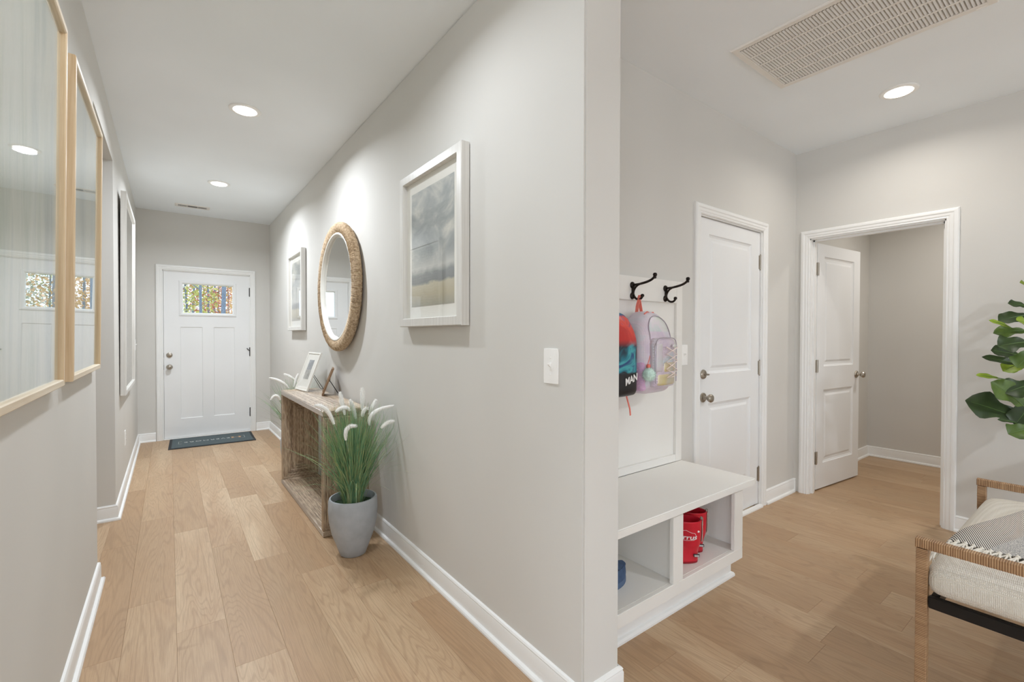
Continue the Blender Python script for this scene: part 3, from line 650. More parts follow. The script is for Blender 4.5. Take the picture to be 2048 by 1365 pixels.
# ---------------------------------------------------------------- easel photo frames
def photo_mat(name, rects, base):
    t = NT(name); n = t.noise(t.coords(), 30, 5, .6); t.link(t.ramp(n, [(.3, base[0]), (.7, base[1])]), t.b.inputs['Base Color']); t.b.inputs['Roughness'].default_value = .4; return t.m
M['photo_dark'] = photo_mat('grey_photo_upper', 0, (srgb(122, 128, 136), srgb(160, 164, 168))); M['photo_light'] = photo_mat('grey_photo_lower', 0, (srgb(128, 128, 124), srgb(196, 194, 188)))
def easel_frame(label, loc, rz, w, h, lean, fmat, white):
    t_ = thing('easel_photo_frame', label, 'photo frame', loc, rz, tilt=-lean)
    B().sweep([(-w / 2, 0), (w / 2, 0), (w / 2, h), (-w / 2, h)], [(0, 0), (0, .011), (.002, .013), (.012, .013), (.014, .009), (.014, 0)], True, (0, 0, 0), (1, 0, 0), (0, 0, 1), (0, -1, 0)).build('frame', fmat, t_, smooth=.4)
    B().box(-w / 2 + .012, w / 2 - .012, -.007, -.001, .012, h - .012).build('mat_board', M['mat_board'] if white else fmat, t_)
    if white:
        B().box(-.052, .052, -.0082, -.007, h * .54, h * .80).build('photo', M['photo_dark'], t_); B().box(-.056, .056, -.0082, -.007, h * .30, h * .535).build('photo', M['photo_light'], t_)
        B().box(-w / 2 + .013, w / 2 - .013, -.0105, -.0095, .013, h - .013).build('glass', M['glass'], t_)
    else:
        B().box(-w / 2 + .03, w / 2 - .03, -.0082, -.007, .03, h - .03).build('photo', M['photo_light'], t_)
    # wire stand behind: local frame is leaned, so solve for the foot on the table
    hh = h * .55; ft = hh * .55; c_, s_ = math.cos(lean), math.sin(lean)
    def loc_(y, z): return (y * c_ - z * s_, y * s_ + z * c_)     # table coords -> leaned local (y, z)
    fy, fz = loc_(hh * s_ + ft, .004)
    for sx in (-1, 1): B().tube([(sx * .012, .002, hh), (sx * .035, fy, fz)], .0022, 6).build('stand_wire', M['black_metal'], t_)
    B().tube([(-.035, fy, fz), (.035, fy, fz)], .0022, 6).build('stand_foot', M['black_metal'], t_); B().rbox(-.016, .016, .0, .006, hh - .012, hh + .014, .003, 1).build('stand_clip', M['black_metal'], t_)
    return t_
easel_frame('white easel photo frame with a grey photo leaning on the console table', (.897, 4.170, TH + .001), math.radians(-83.3), .275, .340, math.radians(20.7), M['whiteframe'], True)
easel_frame('small brown wooden easel frame seen edge-on on the console table', (.970, 3.780, TH + .001), math.radians(-104.5), .175, .225, math.radians(21), M['brownwood'], False)

# ---------------------------------------------------------------- potted pampas grass
M['concrete'] = plain('blue_grey_concrete', srgb(172, 177, 182), .75, var=.08, scale=16, bump=.3, bscale=90)
t = NT('grass_blade'); oi = t.n.new('ShaderNodeNewGeometry'); n = t.noise(t.coords('Object', (40, 40, 3)), 1, 2)
t.link(t.ramp(n, [(.25, srgb(76, 122, 84)), (.42, srgb(112, 160, 122)), (.55, srgb(146, 172, 122)), (.66, srgb(170, 178, 128)), (.80, srgb(180, 198, 166))]), t.b.inputs['Base Color']); t.b.inputs['Roughness'].default_value = .5; M['grass'] = t.m
M['plume'] = plain('white_plume', srgb(250, 249, 246), .9, var=.03, scale=60, sheen=.3); M['plume_core'] = plain('plume_stem', srgb(176, 196, 172), .7, var=.1)
def bez(p0, p1, p2, n): return [Vector(p0) * (1 - t_) ** 2 + Vector(p1) * 2 * t_ * (1 - t_) + Vector(p2) * t_ * t_ for t_ in [k / n for k in range(n + 1)]]
def pampas(label, loc, plumes, seed, nblades, lim):
    t_ = thing('potted_grass', label, 'potted plant', loc, group='pampas grass pots beside the console'); rr = random.Random(seed); L0 = Vector(loc)
    B().lathe([(.001, 0), (.066, 0), (.072, .004), (.092, .06), (.118, .13), (.132, .20), (.137, .26), (.135, .315), (.130, .330), (.122, .331), (.119, .318), (.119, .27), (.001, .27)], 48, cap=False).build('pot', M['concrete'], t_, smooth=.7)
    B().lathe([(.119, .288), (.07, .296), (.001, .300)], 28, cap=False).build('moss', M['soil'], t_, smooth=.9)
    b = B()
    def clampp(p):
        q = p + L0; q.x = min(q.x, lim[0]); 
        if lim[1] and q.z < .84: q.y = min(q.y, lim[1])
        if lim[2] and q.z < .84: q.y = max(q.y, lim[2])
        return q - L0
    for k in range(nblades):
        a = rr.uniform(0, 2 * PI); r0 = .055 * math.sqrt(rr.random()); ln = rr.uniform(.40, .60); sp = abs(rr.gauss(0, .16)) + .01
        if rr.random() < .06: ln, sp = rr.uniform(.30, .5), rr.uniform(.2, .34)
        p0 = Vector((r0 * math.cos(a), r0 * math.sin(a), .29)); a2 = a + rr.gauss(0, .5)
        d = Vector((math.cos(a2), math.sin(a2), 0)); p2 = p0 + d * sp + Vector((0, 0, math.sqrt(max(.01, ln * ln - sp * sp)))); p1 = p0 + d * sp * .25 + Vector((0, 0, ln * .55))
        pts = bez(p0, p1, p2, 6); wd = rr.uniform(.0013, .0027); side = Vector((-math.sin(a2 + rr.uniform(-1, 1)), math.cos(a2 + rr.uniform(-1, 1)), 0))
        vs = []; fs = []
        for i, p in enumerate(pts):
            w_ = wd * (1 - (i / 6) ** 2 * .85); p = clampp(p); vs += [p - side * w_, p + side * w_]
        fs = [(2 * i, 2 * i + 1, 2 * i + 3, 2 * i + 2) for i in range(6)]
        b.add(vs, fs)
    stuff(b.build('grass_blades', M['grass'], t_))
    for pl in plumes:
        pts = [Vector(p) - L0 for p in pl]
        if len(pts) == 2: pts = [pts[0], (pts[0] + pts[1]) / 2 + Vector((0, 0, .008)), pts[1]]
        st = bez((rr.uniform(-.03, .03), rr.uniform(-.03, .03), .29), (pts[0].x * .35, pts[0].y * .35, pts[0].z * .8), pts[0], 8)
        c2 = pts[1] * 2 - (pts[0] + pts[2]) / 2; cv = bez(pts[0], c2, pts[2], 14)
        B().tube(st + cv[1:], .0016, 5).build('plume_stem', M['plume_core'], t_, smooth=1)
        pb = B(); nn = len(cv)
        pb.tube(cv, [.0045 + .0070 * math.sin(PI * min(1, (i + .6) / (nn - .4))) ** .6 for i in range(nn)], 8)
        for k in range(560):
            f = rr.random(); i = min(nn - 2, int(f * (nn - 1))); p = cv[i].lerp(cv[i + 1], f * (nn - 1) - i); d = (cv[i + 1] - cv[i]).normalized()
            v_ = Vector((rr.gauss(0, 1), rr.gauss(0, 1), rr.gauss(0, 1))); v_ = (v_ - d * v_.dot(d)).normalized(); ln = .0200 * math.sin(PI * min(.97, max(.08, f * .9 + .06))) ** .5
            tip = p + v_ * ln + d * ln * .9; s_ = v_.cross(d) * .0009; q0 = p + v_ * .004
            pb.add([q0 - s_, q0 + s_, tip], [(0, 1, 2)])
        pb.build('plume', M['plume'], t_)
    return t_
A = lambda yy, *ps: [at('y', yy, *p) for p in ps]
pampas('blue-grey pot of green grass with white plumes, standing nearest the viewer', (.852, 2.680, 0), [
    A(2.62, (668, 849), (652, 820), (630, 812)), A(2.72, (690, 830), (684, 806), (680, 785)), A(2.66, (700, 822), (688, 816), (672, 824)), A(2.74, (724, 820), (725, 798), (724, 777)),
    A(2.62, (739, 851), (748, 826), (787, 812)), A(2.55, (692, 881), (695, 858), (713, 853)), A(2.70, (738, 830), (745, 814), (752, 800)), A(2.58, (762, 857), (774, 847), (788, 843)), A(2.78, (712, 838), (706, 818), (700, 800)), A(2.64, (725, 834), (728, 822), (735, 818))],
    21, 900, (1.074, 2.965, None))
pampas('blue-grey pot of grass with white plumes, half hidden behind the console table', (.935, 4.550, 0), [
    A(4.45, (577, 777), (562, 764), (538.5, 756)), A(4.55, (591, 762), (580, 754), (568, 748.5)), A(4.50, (588, 775), (592, 760), (597, 748)), A(4.42, (560, 801), (552, 792), (541.5, 800)), A(4.6, (600, 790), (606, 770), (604, 756))],
    33, 480, (1.074, None, 4.325))

# ---------------------------------------------------------------- mudroom built-ins: bench, hook panel, hooks
BX0, BX1 = XP + .002, 2.395
bn = thing('storage_bench', 'white built-in bench with two open cubbies under the hook panel', 'bench', (BX0, 0, 0))
def bb(name, *a, bevel=.002, parent=bn):
    a = list(a); a[0] -= BX0; a[1] -= BX0; return B().box(*a).build(name, M['bench_paint'], parent, bevel=bevel, smooth=.5)
bb('seat_top', BX0, 2.472, 1.157, YM - .020, .483, .519, bevel=.004)
bb('face_rail', BX0, BX1, 1.185, 1.205, .466, .483); bb('face_rail', BX0, BX1, 1.185, 1.205, .107, .165)
bb('face_stile', BX0, 1.325, 1.185, 1.205, .165, .466); bb('face_stile', 1.780, 1.856, 1.185, 1.205, .165, .466); bb('face_stile', 2.312, BX1, 1.185, 1.205, .165, .466)
bb('side_panel', 2.377, BX1, 1.205, YM - .002, .107, .483); bb('side_panel', BX0, BX0 + .018, 1.205, YM - .002, .107, .483); bb('divider', 1.809, 1.827, 1.205, YM - .02, .165, .483)
bb('cubby_floor', BX0 + .018, 2.377, 1.205, YM - .002, .145, .165); bb('back_panel', BX0 + .018, 2.377, YM - .014, YM - .002, .165, .483)
bb('toe_kick', BX0, 2.360, 1.248, YM - .002, .0, .107)
B().sweep([(BX0 - BX0, 1.248), (2.360 - BX0, 1.248), (2.360 - BX0, YM - .03)][::-1] , [(0, 0), (.028, 0), (.028, .010), (.023, .019), (.013, .023), (.013, .072), (.008, .080), (0, .082)]).build('base_moulding', M['trim'], bn, smooth=.5)
hp = thing('hook_panel', 'white board with rails on the wall above the storage bench', 'wall panel', (XP, YM, 0))
def hb(name, x0, x1, y0, y1, z0, z1): return B().box(x0 - XP, x1 - XP, y0, y1, z0, z1).build(name, M['bench_paint'], hp, bevel=.0015, smooth=.5)
hb('back_board', XP + .002, 2.47, -.006, -.0005, .520, 1.591); hb('top_rail', XP + .002, 2.411, -.022, -.006, 1.462, 1.591); hb('bottom_rail', XP + .002, 2.411, -.022, -.006, .520, .562); hb('stile', 2.411, 2.47, -.022, -.006, .520, 1.591)
hb('stile', XP + .002, XP + .06, -.022, -.006, .562, 1.462)
def coat_hook(x, label):
    t_ = thing('coat_hook', label, 'coat hook', (x, YM - .0225, 1.512), group='bronze coat hooks')
    b = B()
    for z in (.029, -.029): b.lathe([(.0185, 0), (.0185, .003), (.015, .008), (.011, .010)], 20, (0, 0, z), 'y')
    b.rbox(-.007, .007, -.012, 0, -.03, .03, .003, 1); b.build('mount', M['bronze'], t_, smooth=.6)
    up = bez((0, -.008, -.012), (0, -.018, .028), (0, -.060, .033), 8) + bez((0, -.060, .033), (0, -.140, .042), (0, -.144, .070), 8)[1:]
    B().tube([(0, -.006, .030), (0, -.045, .031), (0, -.062, .033)], .0062, 10).tube(up, [.0055] * 8 + [.0065] * 9, 10).build('upper_arm', M['bronze'], t_, smooth=1)
    B().lathe([(.001, -.012), (.0075, -.009), (.0068, .001), (.0100, .004), (.0112, .010), (.0085, .017), (.001, .020)], 24, (0, -.1445, .062)).build('upper_tip', M['bronze'], t_, smooth=.8)
    B().tube(bez((0, -.008, -.022), (0, -.022, -.052), (0, -.048, -.050), 8) + bez((0, -.048, -.050), (0, -.062, -.047), (0, -.066, -.036), 4)[1:], .006, 10).build('lower_arm', M['bronze'], t_, smooth=1)
    B().lathe([(.001, -.009), (.0085, -.005), (.0100, .002), (.007, .008), (.001, .010)], 24, (0, -.067, -.032)).build('lower_tip', M['bronze'], t_, smooth=.8)
coat_hook(2.000, 'dark bronze double coat hook carrying the pearly lilac backpack'); coat_hook(2.296, 'dark bronze double coat hook left empty beside the closed door'); coat_hook(1.704, 'dark bronze double coat hook carrying the red and blue backpack')

# ---------------------------------------------------------------- backpacks
def fabric(name, c1, c2, c3, scale, rough=.5, sheen=.2, metal=0.0, quilt=0):
    t = NT(name); v = t.coords(); n = t.noise(v, scale, 3, .5, .6)
    t.link(t.ramp(n, [(.32, c1), (.5, c2), (.68, c3)]), t.b.inputs['Base Color']); t.b.inputs['Roughness'].default_value = rough; t.b.inputs['Sheen Weight'].default_value = sheen; t.b.inputs['Metallic'].default_value = metal
    if quilt:
        w1 = t.n.new('ShaderNodeTexWave'); w1.inputs['Scale'].default_value = quilt; w1.bands_direction = 'X'; t.link(v, w1.inputs[0]); w2 = t.n.new('ShaderNodeTexWave'); w2.inputs['Scale'].default_value = quilt; w2.bands_direction = 'Z'; t.link(v, w2.inputs[0])
        t.bump(t.math('MULTIPLY', w1.outputs['Fac'], w2.outputs['Fac']), .5, .003)
    return t.m
M['lilac'] = fabric('lilac_sparkle_fabric', srgb(206, 190, 208), srgb(216, 204, 214), srgb(198, 208, 214), 9, .38, .2, .15, 24)
M['pearl'] = fabric('pearl_iridescent_vinyl', srgb(204, 216, 214), srgb(222, 212, 222), srgb(212, 218, 206), 7, .22, 0, .35)
M['goldsheen'] = fabric('yellow_iridescent_vinyl', srgb(226, 212, 150), srgb(220, 206, 176), srgb(206, 206, 198), 8, .25, 0, .35)
M['coral'] = plain('coral_webbing', srgb(240, 128, 112), .6, var=.08, scale=80); M['mint'] = plain('mint_faux_fur', srgb(214, 238, 228), .95, var=.12, scale=70, sheen=.4)
M['cord'] = plain('pink_cord', srgb(240, 224, 218), .5, var=.05); M['zip'] = plain('grey_zip', srgb(172, 162, 172), .4, var=.1); M['blue'] = plain('royal_blue', srgb(40, 70, 170), .5, var=.1); M['meshpink'] = fabric('pink_mesh', srgb(214, 170, 196), srgb(200, 160, 200), srgb(224, 190, 206), 120, .6)
def pack_shape(w, d, h, nx=14, nz=18):
    """closed padded pack body: flat back at y=0, front at y=-d, arched top"""
    def fn(p):
        x, y, z = p; f = max(0, (z - h * .60) / (h * .40)); k = 1 - .42 * f ** 2.2; kb = 1 - .12 * max(0, (h * .18 - z) / (h * .18)) ** 2
        yy = y * (1 - .30 * f ** 1.6) * (1 - .10 * ((x / (w / 2)) ** 2)); return (x * k * kb, yy, z - .012 * (x / (w / 2)) ** 2 * f)
    return B().rbox(-w / 2, w / 2, -d, 0, 0, h, min(w, d) * .36, 5, fn=fn)
def ribbon(pts, w, side, th=.0016):
    side = Vector(side).normalized() * w / 2; b = B(); pts = [Vector(p) for p in pts]; vs = []
    for i, p in enumerate(pts):
        d = (pts[min(i + 1, len(pts) - 1)] - pts[max(i - 1, 0)]).normalized(); nn = d.cross(side).normalized() * th
        vs += [p - side - nn, p + side - nn, p + side + nn, p - side + nn]
    fs = [(0, 1, 2, 3)] + [tuple(range(4 * len(pts) - 4, 4 * len(pts)))]
    for i in range(len(pts) - 1):
        for k in range(4): fs.append((4 * i + k, 4 * i + (k + 1) % 4, 4 * i + 4 + (k + 1) % 4, 4 * i + 4 + k))
    return b.add(vs, fs)
p2 = thing('backpack', 'pearly lilac child backpack with mint pompom hanging on the wall hook', 'backpack', (2.005, YM - .036, .972), math.radians(6), group='children backpacks on hooks')
PWD, PD, PH = .295, .165, .425
t = NT('lilac_body_fabric'); v = t.coords(); sp = t.n.new('ShaderNodeSeparateXYZ'); t.link(v, sp.inputs[0])
ex_ = t.math('POWER', t.math('DIVIDE', sp.outputs['X'], .098), 2.0); ez_ = t.math('POWER', t.math('DIVIDE', t.math('MAXIMUM', t.math('SUBTRACT', sp.outputs['Z'], .300), 0.0), .100), 2.0)
arch = t.math('LESS_THAN', t.math('ADD', ex_, ez_), 1.0); arch = t.math('MULTIPLY', arch, t.math('LESS_THAN', sp.outputs['Y'], -.05)); arch = t.math('MULTIPLY', arch, t.math('GREATER_THAN', sp.outputs['Z'], .318))
n = t.noise(v, 9, 3, .5, .6); l1 = t.ramp(n, [(.32, srgb(206, 190, 208)), (.5, srgb(216, 204, 214)), (.68, srgb(198, 208, 214))]); l2 = t.ramp(n, [(.32, srgb(200, 214, 212)), (.5, srgb(222, 214, 222)), (.68, srgb(212, 220, 208))])
t.link(t.mix(arch, l1, l2), t.b.inputs['Base Color']); t.link(t.math('SUBTRACT', .42, t.math('MULTIPLY', arch, .2)), t.b.inputs['Roughness'])
w1 = t.n.new('ShaderNodeTexWave'); w1.inputs['Scale'].default_value = 40; w1.bands_direction = 'X'; t.link(v, w1.inputs[0]); w2 = t.n.new('ShaderNodeTexWave'); w2.inputs['Scale'].default_value = 40; w2.bands_direction = 'Z'; t.link(v, w2.inputs[0]); t.bump(t.math('MULTIPLY', w1.outputs['Fac'], w2.outputs['Fac']), .3, .002); M['lilac_body'] = t.m
pack_shape(PWD, PD, PH).build('body', M['lilac_body'], p2, smooth=1)
def front_patch(x0, x1, z0, z1, d, r_, off, fnh=PH):
    def fn(p):
        x, y, z = p; f = max(0, (z - fnh * .60) / (fnh * .40)); yy = y * (1 - .30 * f ** 1.6) * (1 - .10 * ((x / (PWD / 2)) ** 2)); return (x, yy, z)
    return B().rbox(x0, x1, -d - off, -d + .03, z0, z1, r_, 3, fn=fn)
pk = front_patch(-.105, .105, .035, .285, PD, .022, .026).build('front_pocket', M['lilac'], p2, smooth=1)
front_patch(-.086, .086, .046, .105, PD + .026, .012, .004).build('pocket_foot', M['goldsheen'], pk, smooth=1)
front_patch(-.100, -.040, .11, .262, PD + .024, .010, .004).build('pocket_panel', M['pearl'], pk, smooth=1)
front_patch(-.034, .096, .11, .165, PD + .024, .012, .005).build('pocket_panel', M['goldsheen'], pk, smooth=1)
zf = [(-.102, -PD - .020, .06)] + [(-.102 * math.copysign(abs(math.cos(PI * k / 24)) ** .5, math.cos(PI * k / 24)), -PD - .021, .225 + .062 * math.sin(PI * k / 24) ** .5) for k in range(25)] + [(.102, -PD - .020, .06)]
B().tube(zf, .0024, 6).build('zipper', M['zip'], pk, smooth=1)
from mathutils.bvhtree import BVHTree
body2 = [o_ for o_ in p2.children if o_.name.startswith('body')][0]
bv = BVHTree.FromPolygons([v_.co for v_ in body2.data.vertices], [list(f.vertices) for f in body2.data.polygons])
def onfront(x, z): h_ = bv.ray_cast(Vector((x, -.5, z)), Vector((0, 1, 0)))[0]; return (x, (h_.y if h_ else -.09) - .003, z)
zt_ = [onfront(.100 * math.cos(PI * k / 16) if 0 < k < 16 else .100 * (1 if k == 0 else -1), .300 + .100 * math.sin(PI * k / 16) ** .8) for k in range(17)]
B().tube([onfront(.102, .24)] + zt_ + [onfront(-.102, .24)], .0024, 6).build('zipper', M['zip'], p2, smooth=1)
# bungee lacing
yb_ = -PD - .036
la = [(-.030, yb_, .240), (.085, yb_, .200), (-.030, yb_, .165), (.085, yb_, .120), (-.020, yb_, .085), (.080, yb_, .092), (-.028, yb_, .128), (.085, yb_, .170), (-.028, yb_, .205), (.085, yb_, .238)]
B().tube([p for i in range(len(la) - 1) for p in (la[i], tuple(la[i][k] + (la[i + 1][k] - la[i][k]) * .5 + (0, -.004, 0)[k] for k in range(3)))] + [la[-1]], .0028, 6).build('bungee_cord', M['cord'], p2, smooth=1)
B().rbox(.030, .062, yb_ - .008, yb_ + .006, .236, .254, .006, 1).build('cord_lock', M['pearl'], p2, smooth=1)
# side pocket, grab loop, dangling strap, shoulder straps
def sidefn(p): x, y, z = p; return (x + .02 * ((y + .08) / .08) ** 2, y, z)
B().rbox(-.152, -.118, -.140, -.030, .02, .165, .012, 3, fn=sidefn).build('side_pocket', M['meshpink'], p2, smooth=1); B().rbox(-.146, -.112, -.115, -.045, .175, .285, .012, 3, fn=sidefn).build('side_panel', M['pearl'], p2, smooth=1)
ribbon([(-.028, -.028, .405), (-.022, -.03, .455), (-.010, -.036, .500), (.0, -.030, .512), (.008, -.02, .500), (.020, -.022, .455), (.026, -.028, .405)], .018, (0, 1, .1)).build('grab_loop', M['coral'], p2, smooth=.6)
ribbon([(-.07, -.100, .408), (-.03, -.094, .422), (.0, -.092, .416), (.03, -.094, .420)], .006, (0, 1, .4)).build('zip_pull', M['coral'], p2)
ribbon([(-.110, -.012, .06), (-.118, -.03, -.02), (-.112, -.045, -.08), (-.106, -.045, -.115)], .016, (1, .3, 0)).build('hanging_strap', M['coral'], p2, smooth=.6)
for sx in (-.07, .07): ribbon([(sx, -.004, .39), (sx, .012, .30), (sx, .012, .15), (sx * 1.1, -.002, .04)], .045, (1, 0, 0), .004).build('shoulder_strap', M['lilac'], p2, smooth=.6)
rr = random.Random(2); pb = B().lathe([(.001, -.030), (.018, -.025), (.028, -.010), (.029, .006), (.020, .024), (.001, .031)], 16, (-.132, -.165, .105))
for k in range(900):
    v_ = Vector((rr.gauss(0, 1), rr.gauss(0, 1), rr.gauss(0, 1))).normalized(); s_ = v_.cross(Vector((rr.gauss(0, 1), rr.gauss(0, 1), rr.gauss(0, 1)))).normalized() * .0010; c_ = Vector((-.132, -.165, .105)); tp = c_ + v_ * rr.uniform(.033, .041)
    pb.add([c_ + v_ * .024 - s_, c_ + v_ * .024 + s_, tp], [(0, 1, 2)])
pb.build('pompom', M['mint'], p2); B().rbox(-.128, -.108, -.162, -.146, .135, .155, .005, 1).build('charm', M['coral'], p2, smooth=1); B().tube([(-.118, -.150, .150), (-.100, -.155, .21)], .002, 5).build('charm_cord', M['coral'], p2)
# red, blue and teal pack (printed figure left off)
t = NT('teal_red_print'); v = t.coords('Object', (1, 1, 1)); n = t.noise(v, 9, 3, .5, 1.2); sp = t.n.new('ShaderNodeSeparateXYZ'); t.link(v, sp.inputs[0])
lo = t.ramp(n, [(.38, srgb(18, 24, 40)), (.46, srgb(24, 116, 136)), (.56, srgb(70, 168, 176)), (.64, srgb(30, 70, 120))]); hi = t.ramp(n, [(.36, srgb(190, 34, 28)), (.50, srgb(220, 64, 46)), (.57, srgb(40, 60, 120)), (.66, srgb(36, 130, 150))])
zr = t.ramp(t.math('DIVIDE', sp.outputs['Z'], .42), [(.28, (0, 0, 0, 1)), (.30, (.5, .5, .5, 1)), (.58, (.5, .5, .5, 1)), (.66, (1, 1, 1, 1))])
c = t.mix(t.ramp(zr, [(0, (0, 0, 0, 1)), (.5, (1, 1, 1, 1))]), srgb(22, 20, 24), lo); c = t.mix(t.ramp(zr, [(.5, (0, 0, 0, 1)), (1, (1, 1, 1, 1))]), c, hi)
t.link(c, t.b.inputs['Base Color']); t.b.inputs['Roughness'].default_value = .4; M['heroprint'] = t.m
M['navy'] = plain('navy_fabric', srgb(26, 42, 84), .6, var=.1); M['redpipe'] = plain('red_piping', srgb(196, 34, 40), .5, var=.06); M['white_ink'] = plain('white_print', srgb(240, 238, 236), .5, var=.02)
p1 = thing('backpack', 'red, teal and black child backpack partly hidden by the wall corner', 'backpack', (1.700, YM - .036, .972), math.radians(4), group='children backpacks on hooks')
P1W = .245
pack_shape(P1W, .135, .420).build('body', M['navy'], p1, smooth=1)
def fp1(p):
    x, y, z = p; f = max(0, (z - .252) / .168); k = 1 - .42 * f ** 2.2; return (x * k, y * (1 - .30 * f ** 1.6) * (1 - .10 * ((x / (P1W / 2)) ** 2)), z - .012 * (x / (P1W / 2)) ** 2 * f)
B().rbox(-P1W / 2 + .008, P1W / 2 - .008, -.190, -.115, .008, .410, .030, 5, fn=fp1).build('front_panel', M['heroprint'], p1, smooth=1)
ed = []
for k in range(41):
    a = 2 * PI * k / 40; cx = math.copysign(abs(math.cos(a)) ** .45, math.cos(a)) * (P1W / 2 + .001); cz = .21 + math.copysign(abs(math.sin(a)) ** .55, math.sin(a)) * .198; ed.append(fp1((cx, -.128, cz)))
B().tube(ed, .0045, 7, cap=False).build('piping', M['redpipe'], p1, smooth=1)
tm = text_mesh('MAN', .046, .0006, .25, .95, .0010); tm.materials.append(M['white_ink']); o = link('lettering', tm, p1); o.location = (.030, -.1905, .088); o.rotation_euler = (PI / 2, math.radians(-14), 0)
ribbon([(-.028, -.028, .400), (-.020, -.03, .455), (-.008, -.036, .500), (.0, -.030, .512), (.008, -.02, .500), (.020, -.022, .455), (.026, -.028, .400)], .018, (0, 1, .1)).build('grab_loop', M['redpipe'], p1, smooth=.6)
B().rbox(.104, .134, -.070, -.040, .120, .152, .008, 1).build('side_buckle', M['blue'], p1, smooth=1)
ribbon([(.05, -.03, .012), (.075, -.05, -.012), (.085, -.05, -.012), (.1, -.03, .012)], .014, (0, 1, 0)).build('strap_end', M['coral'], p1)

# ---------------------------------------------------------------- boots and slipper in the cubbies
t = NT('red_rubber'); t.link(t.ramp(t.noise(t.coords(), 14), [(.3, srgb(200, 26, 46)), (.7, srgb(214, 36, 56))]), t.b.inputs['Base Color']); t.b.inputs['Roughness'].default_value = .38; M['redrubber'] = t.m
M['sole'] = plain('dark_red_sole', srgb(150, 22, 36), .6, var=.1); M['pull'] = plain('grey_pull_tab', srgb(176, 172, 160), .6, var=.08); M['taglabel'] = plain('boot_label', srgb(60, 58, 60), .5, var=.1)
def boot(label, loc, rz, lettered):
    """toe towards local +x, lettered side towards local +y"""
    t_ = thing('rain_boot', label, 'boot', loc, rz, group='pair of red rain boots'); t_.scale = (1.2, 1.08, .88); b = B(); n = 28; secs = []
    # stacked sections: (z, x centre, half length, half width)
    for z, cx, hl, hw, pw in [(.0, .048, .088, .034, .8), (.012, .048, .090, .036, .8), (.030, .047, .089, .037, .85), (.050, .040, .082, .036, .9), (.068, .022, .066, .035, .95), (.085, .004, .052, .036, 1), (.11, -.004, .049, .0385, 1), (.15, -.004, .051, .041, 1), (.19, -.002, .054, .043, 1), (.222, .0, .056, .0445, 1), (.228, .0, .0575, .046, 1), (.234, .0, .0565, .045, 1)]:
        ring = []
        for k in range(n):
            a = 2 * PI * k / n; ca, sa = math.cos(a), math.sin(a); ring.append((cx + math.copysign(abs(ca) ** pw, ca) * hl, math.copysign(abs(sa) ** pw, sa) * hw * (1 - .12 * max(0, ca) if z < .06 else 1), z))
        secs.append(ring)
    inner = [(x * .93, y * .92, z) for x, y, z in secs[-1]]; low = [(x * .9, y * .88, .10) for x, y, z in secs[-1]]
    al = secs + [inner, low]; vs = [p for r_ in al for p in r_]
    fs = [(i * n + k, i * n + (k + 1) % n, (i + 1) * n + (k + 1) % n, (i + 1) * n + k) for i in range(len(al) - 1) for k in range(n)] + [tuple(range(n)), tuple(range((len(al) - 1) * n, len(al) * n))]
    b.add(vs, fs).build('upper', M['redrubber'], t_, smooth=1)
    sb = B(); s0 = [(x + .001 * (1 if x > .05 else -1), y * 1.04, 0.0) for x, y, z in secs[0]]; s1 = [(x, y * 1.05, .010) for x, y, z in secs[1]]; sb.add(s0 + s1, [(k, (k + 1) % n, n + (k + 1) % n, n + k) for k in range(n)] + [tuple(range(n)), tuple(range(n, 2 * n))]).build('sole', M['sole'], t_, smooth=.7)
    ribbon([(-.0585, 0, .225), (-.0600, 0, .16), (-.0575, 0, .11)], .014, (0, 1, 0), .0012).build('back_strip', M['pull'], t_); ribbon([(-.052, 0, .220), (-.056, 0, .245), (-.060, 0, .244), (-.0605, 0, .20)], .013, (0, 1, 0), .0012).build('pull_tab', M['pull'], t_)
    B().rbox(-.040, -.016, .030, .0385, .040, .055, .002, 1).build('heel_label', M['taglabel'], t_)
    B().box(-.037, -.019, .0375, .0395, .044, .0465).box(-.037, -.019, .0375, .0395, .049, .0515).build('label_print', M['white_ink'], t_)
    if lettered:
        def wrap(me, cx, cz):
            for v_ in me.vertices:
                x, z, d = -v_.co.x + cx, v_.co.y + cz, v_.co.z
                q = max(.05, 1 - (x / .053) ** 2); v_.co = (x, .0435 * math.sqrt(q) + .0006 + d, z)
        tm = text_mesh('cirrus', .036, .0005, .15, .95, .0004); tm.materials.append(M['white_ink']); wrap(tm, .012, .150); link('lettering', tm, t_)
        cl = [(-.047, .142), (-.046, .166), (-.034, .176), (-.026, .173), (-.020, .186), (-.004, .190), (.008, .182), (.018, .176), (.030, .174), (.036, .160), (.036, .146), (.026, .136), (.0, .134), (-.03, .134), (-.044, .138)]
        cl = [(x - .012, z) for x, z in cl]
        B().tube([(-x, .0445 * math.sqrt(max(.05, 1 - (x / .0595) ** 2)) + .0008, z) for x, z in cl], .0009, 5).build('cloud_outline', M['white_ink'], t_)
        B().lathe([(.0055, -.0008), (.0055, .0008)], 14, (-.034, .0345, .180), 'y').build('round_mark', M['white_ink'], t_)
    return t_
boot('small red rubber rain boot with white cloud lettering in the right cubby, in front', (2.030, 1.276, .166), math.radians(140), True)
boot('small red rubber rain boot in the right cubby, behind its mate', (2.152, 1.322, .166), math.radians(134), False)
M['navyslip'] = plain('navy_slipper', srgb(62, 84, 116), .75, var=.12, scale=60); M['slipsole'] = plain('slipper_sole', srgb(84, 104, 132), .7, var=.05)
sl = thing('slipper', 'navy blue slipper lying in the left cubby beside the wall corner', 'slipper', (1.545, 1.345, .166), math.radians(8))
ol = []
for k in range(28):
    a = 2 * PI * k / 28; ol.append((.108 * math.cos(a), .043 * math.sin(a) * (1 + .15 * math.cos(a))))
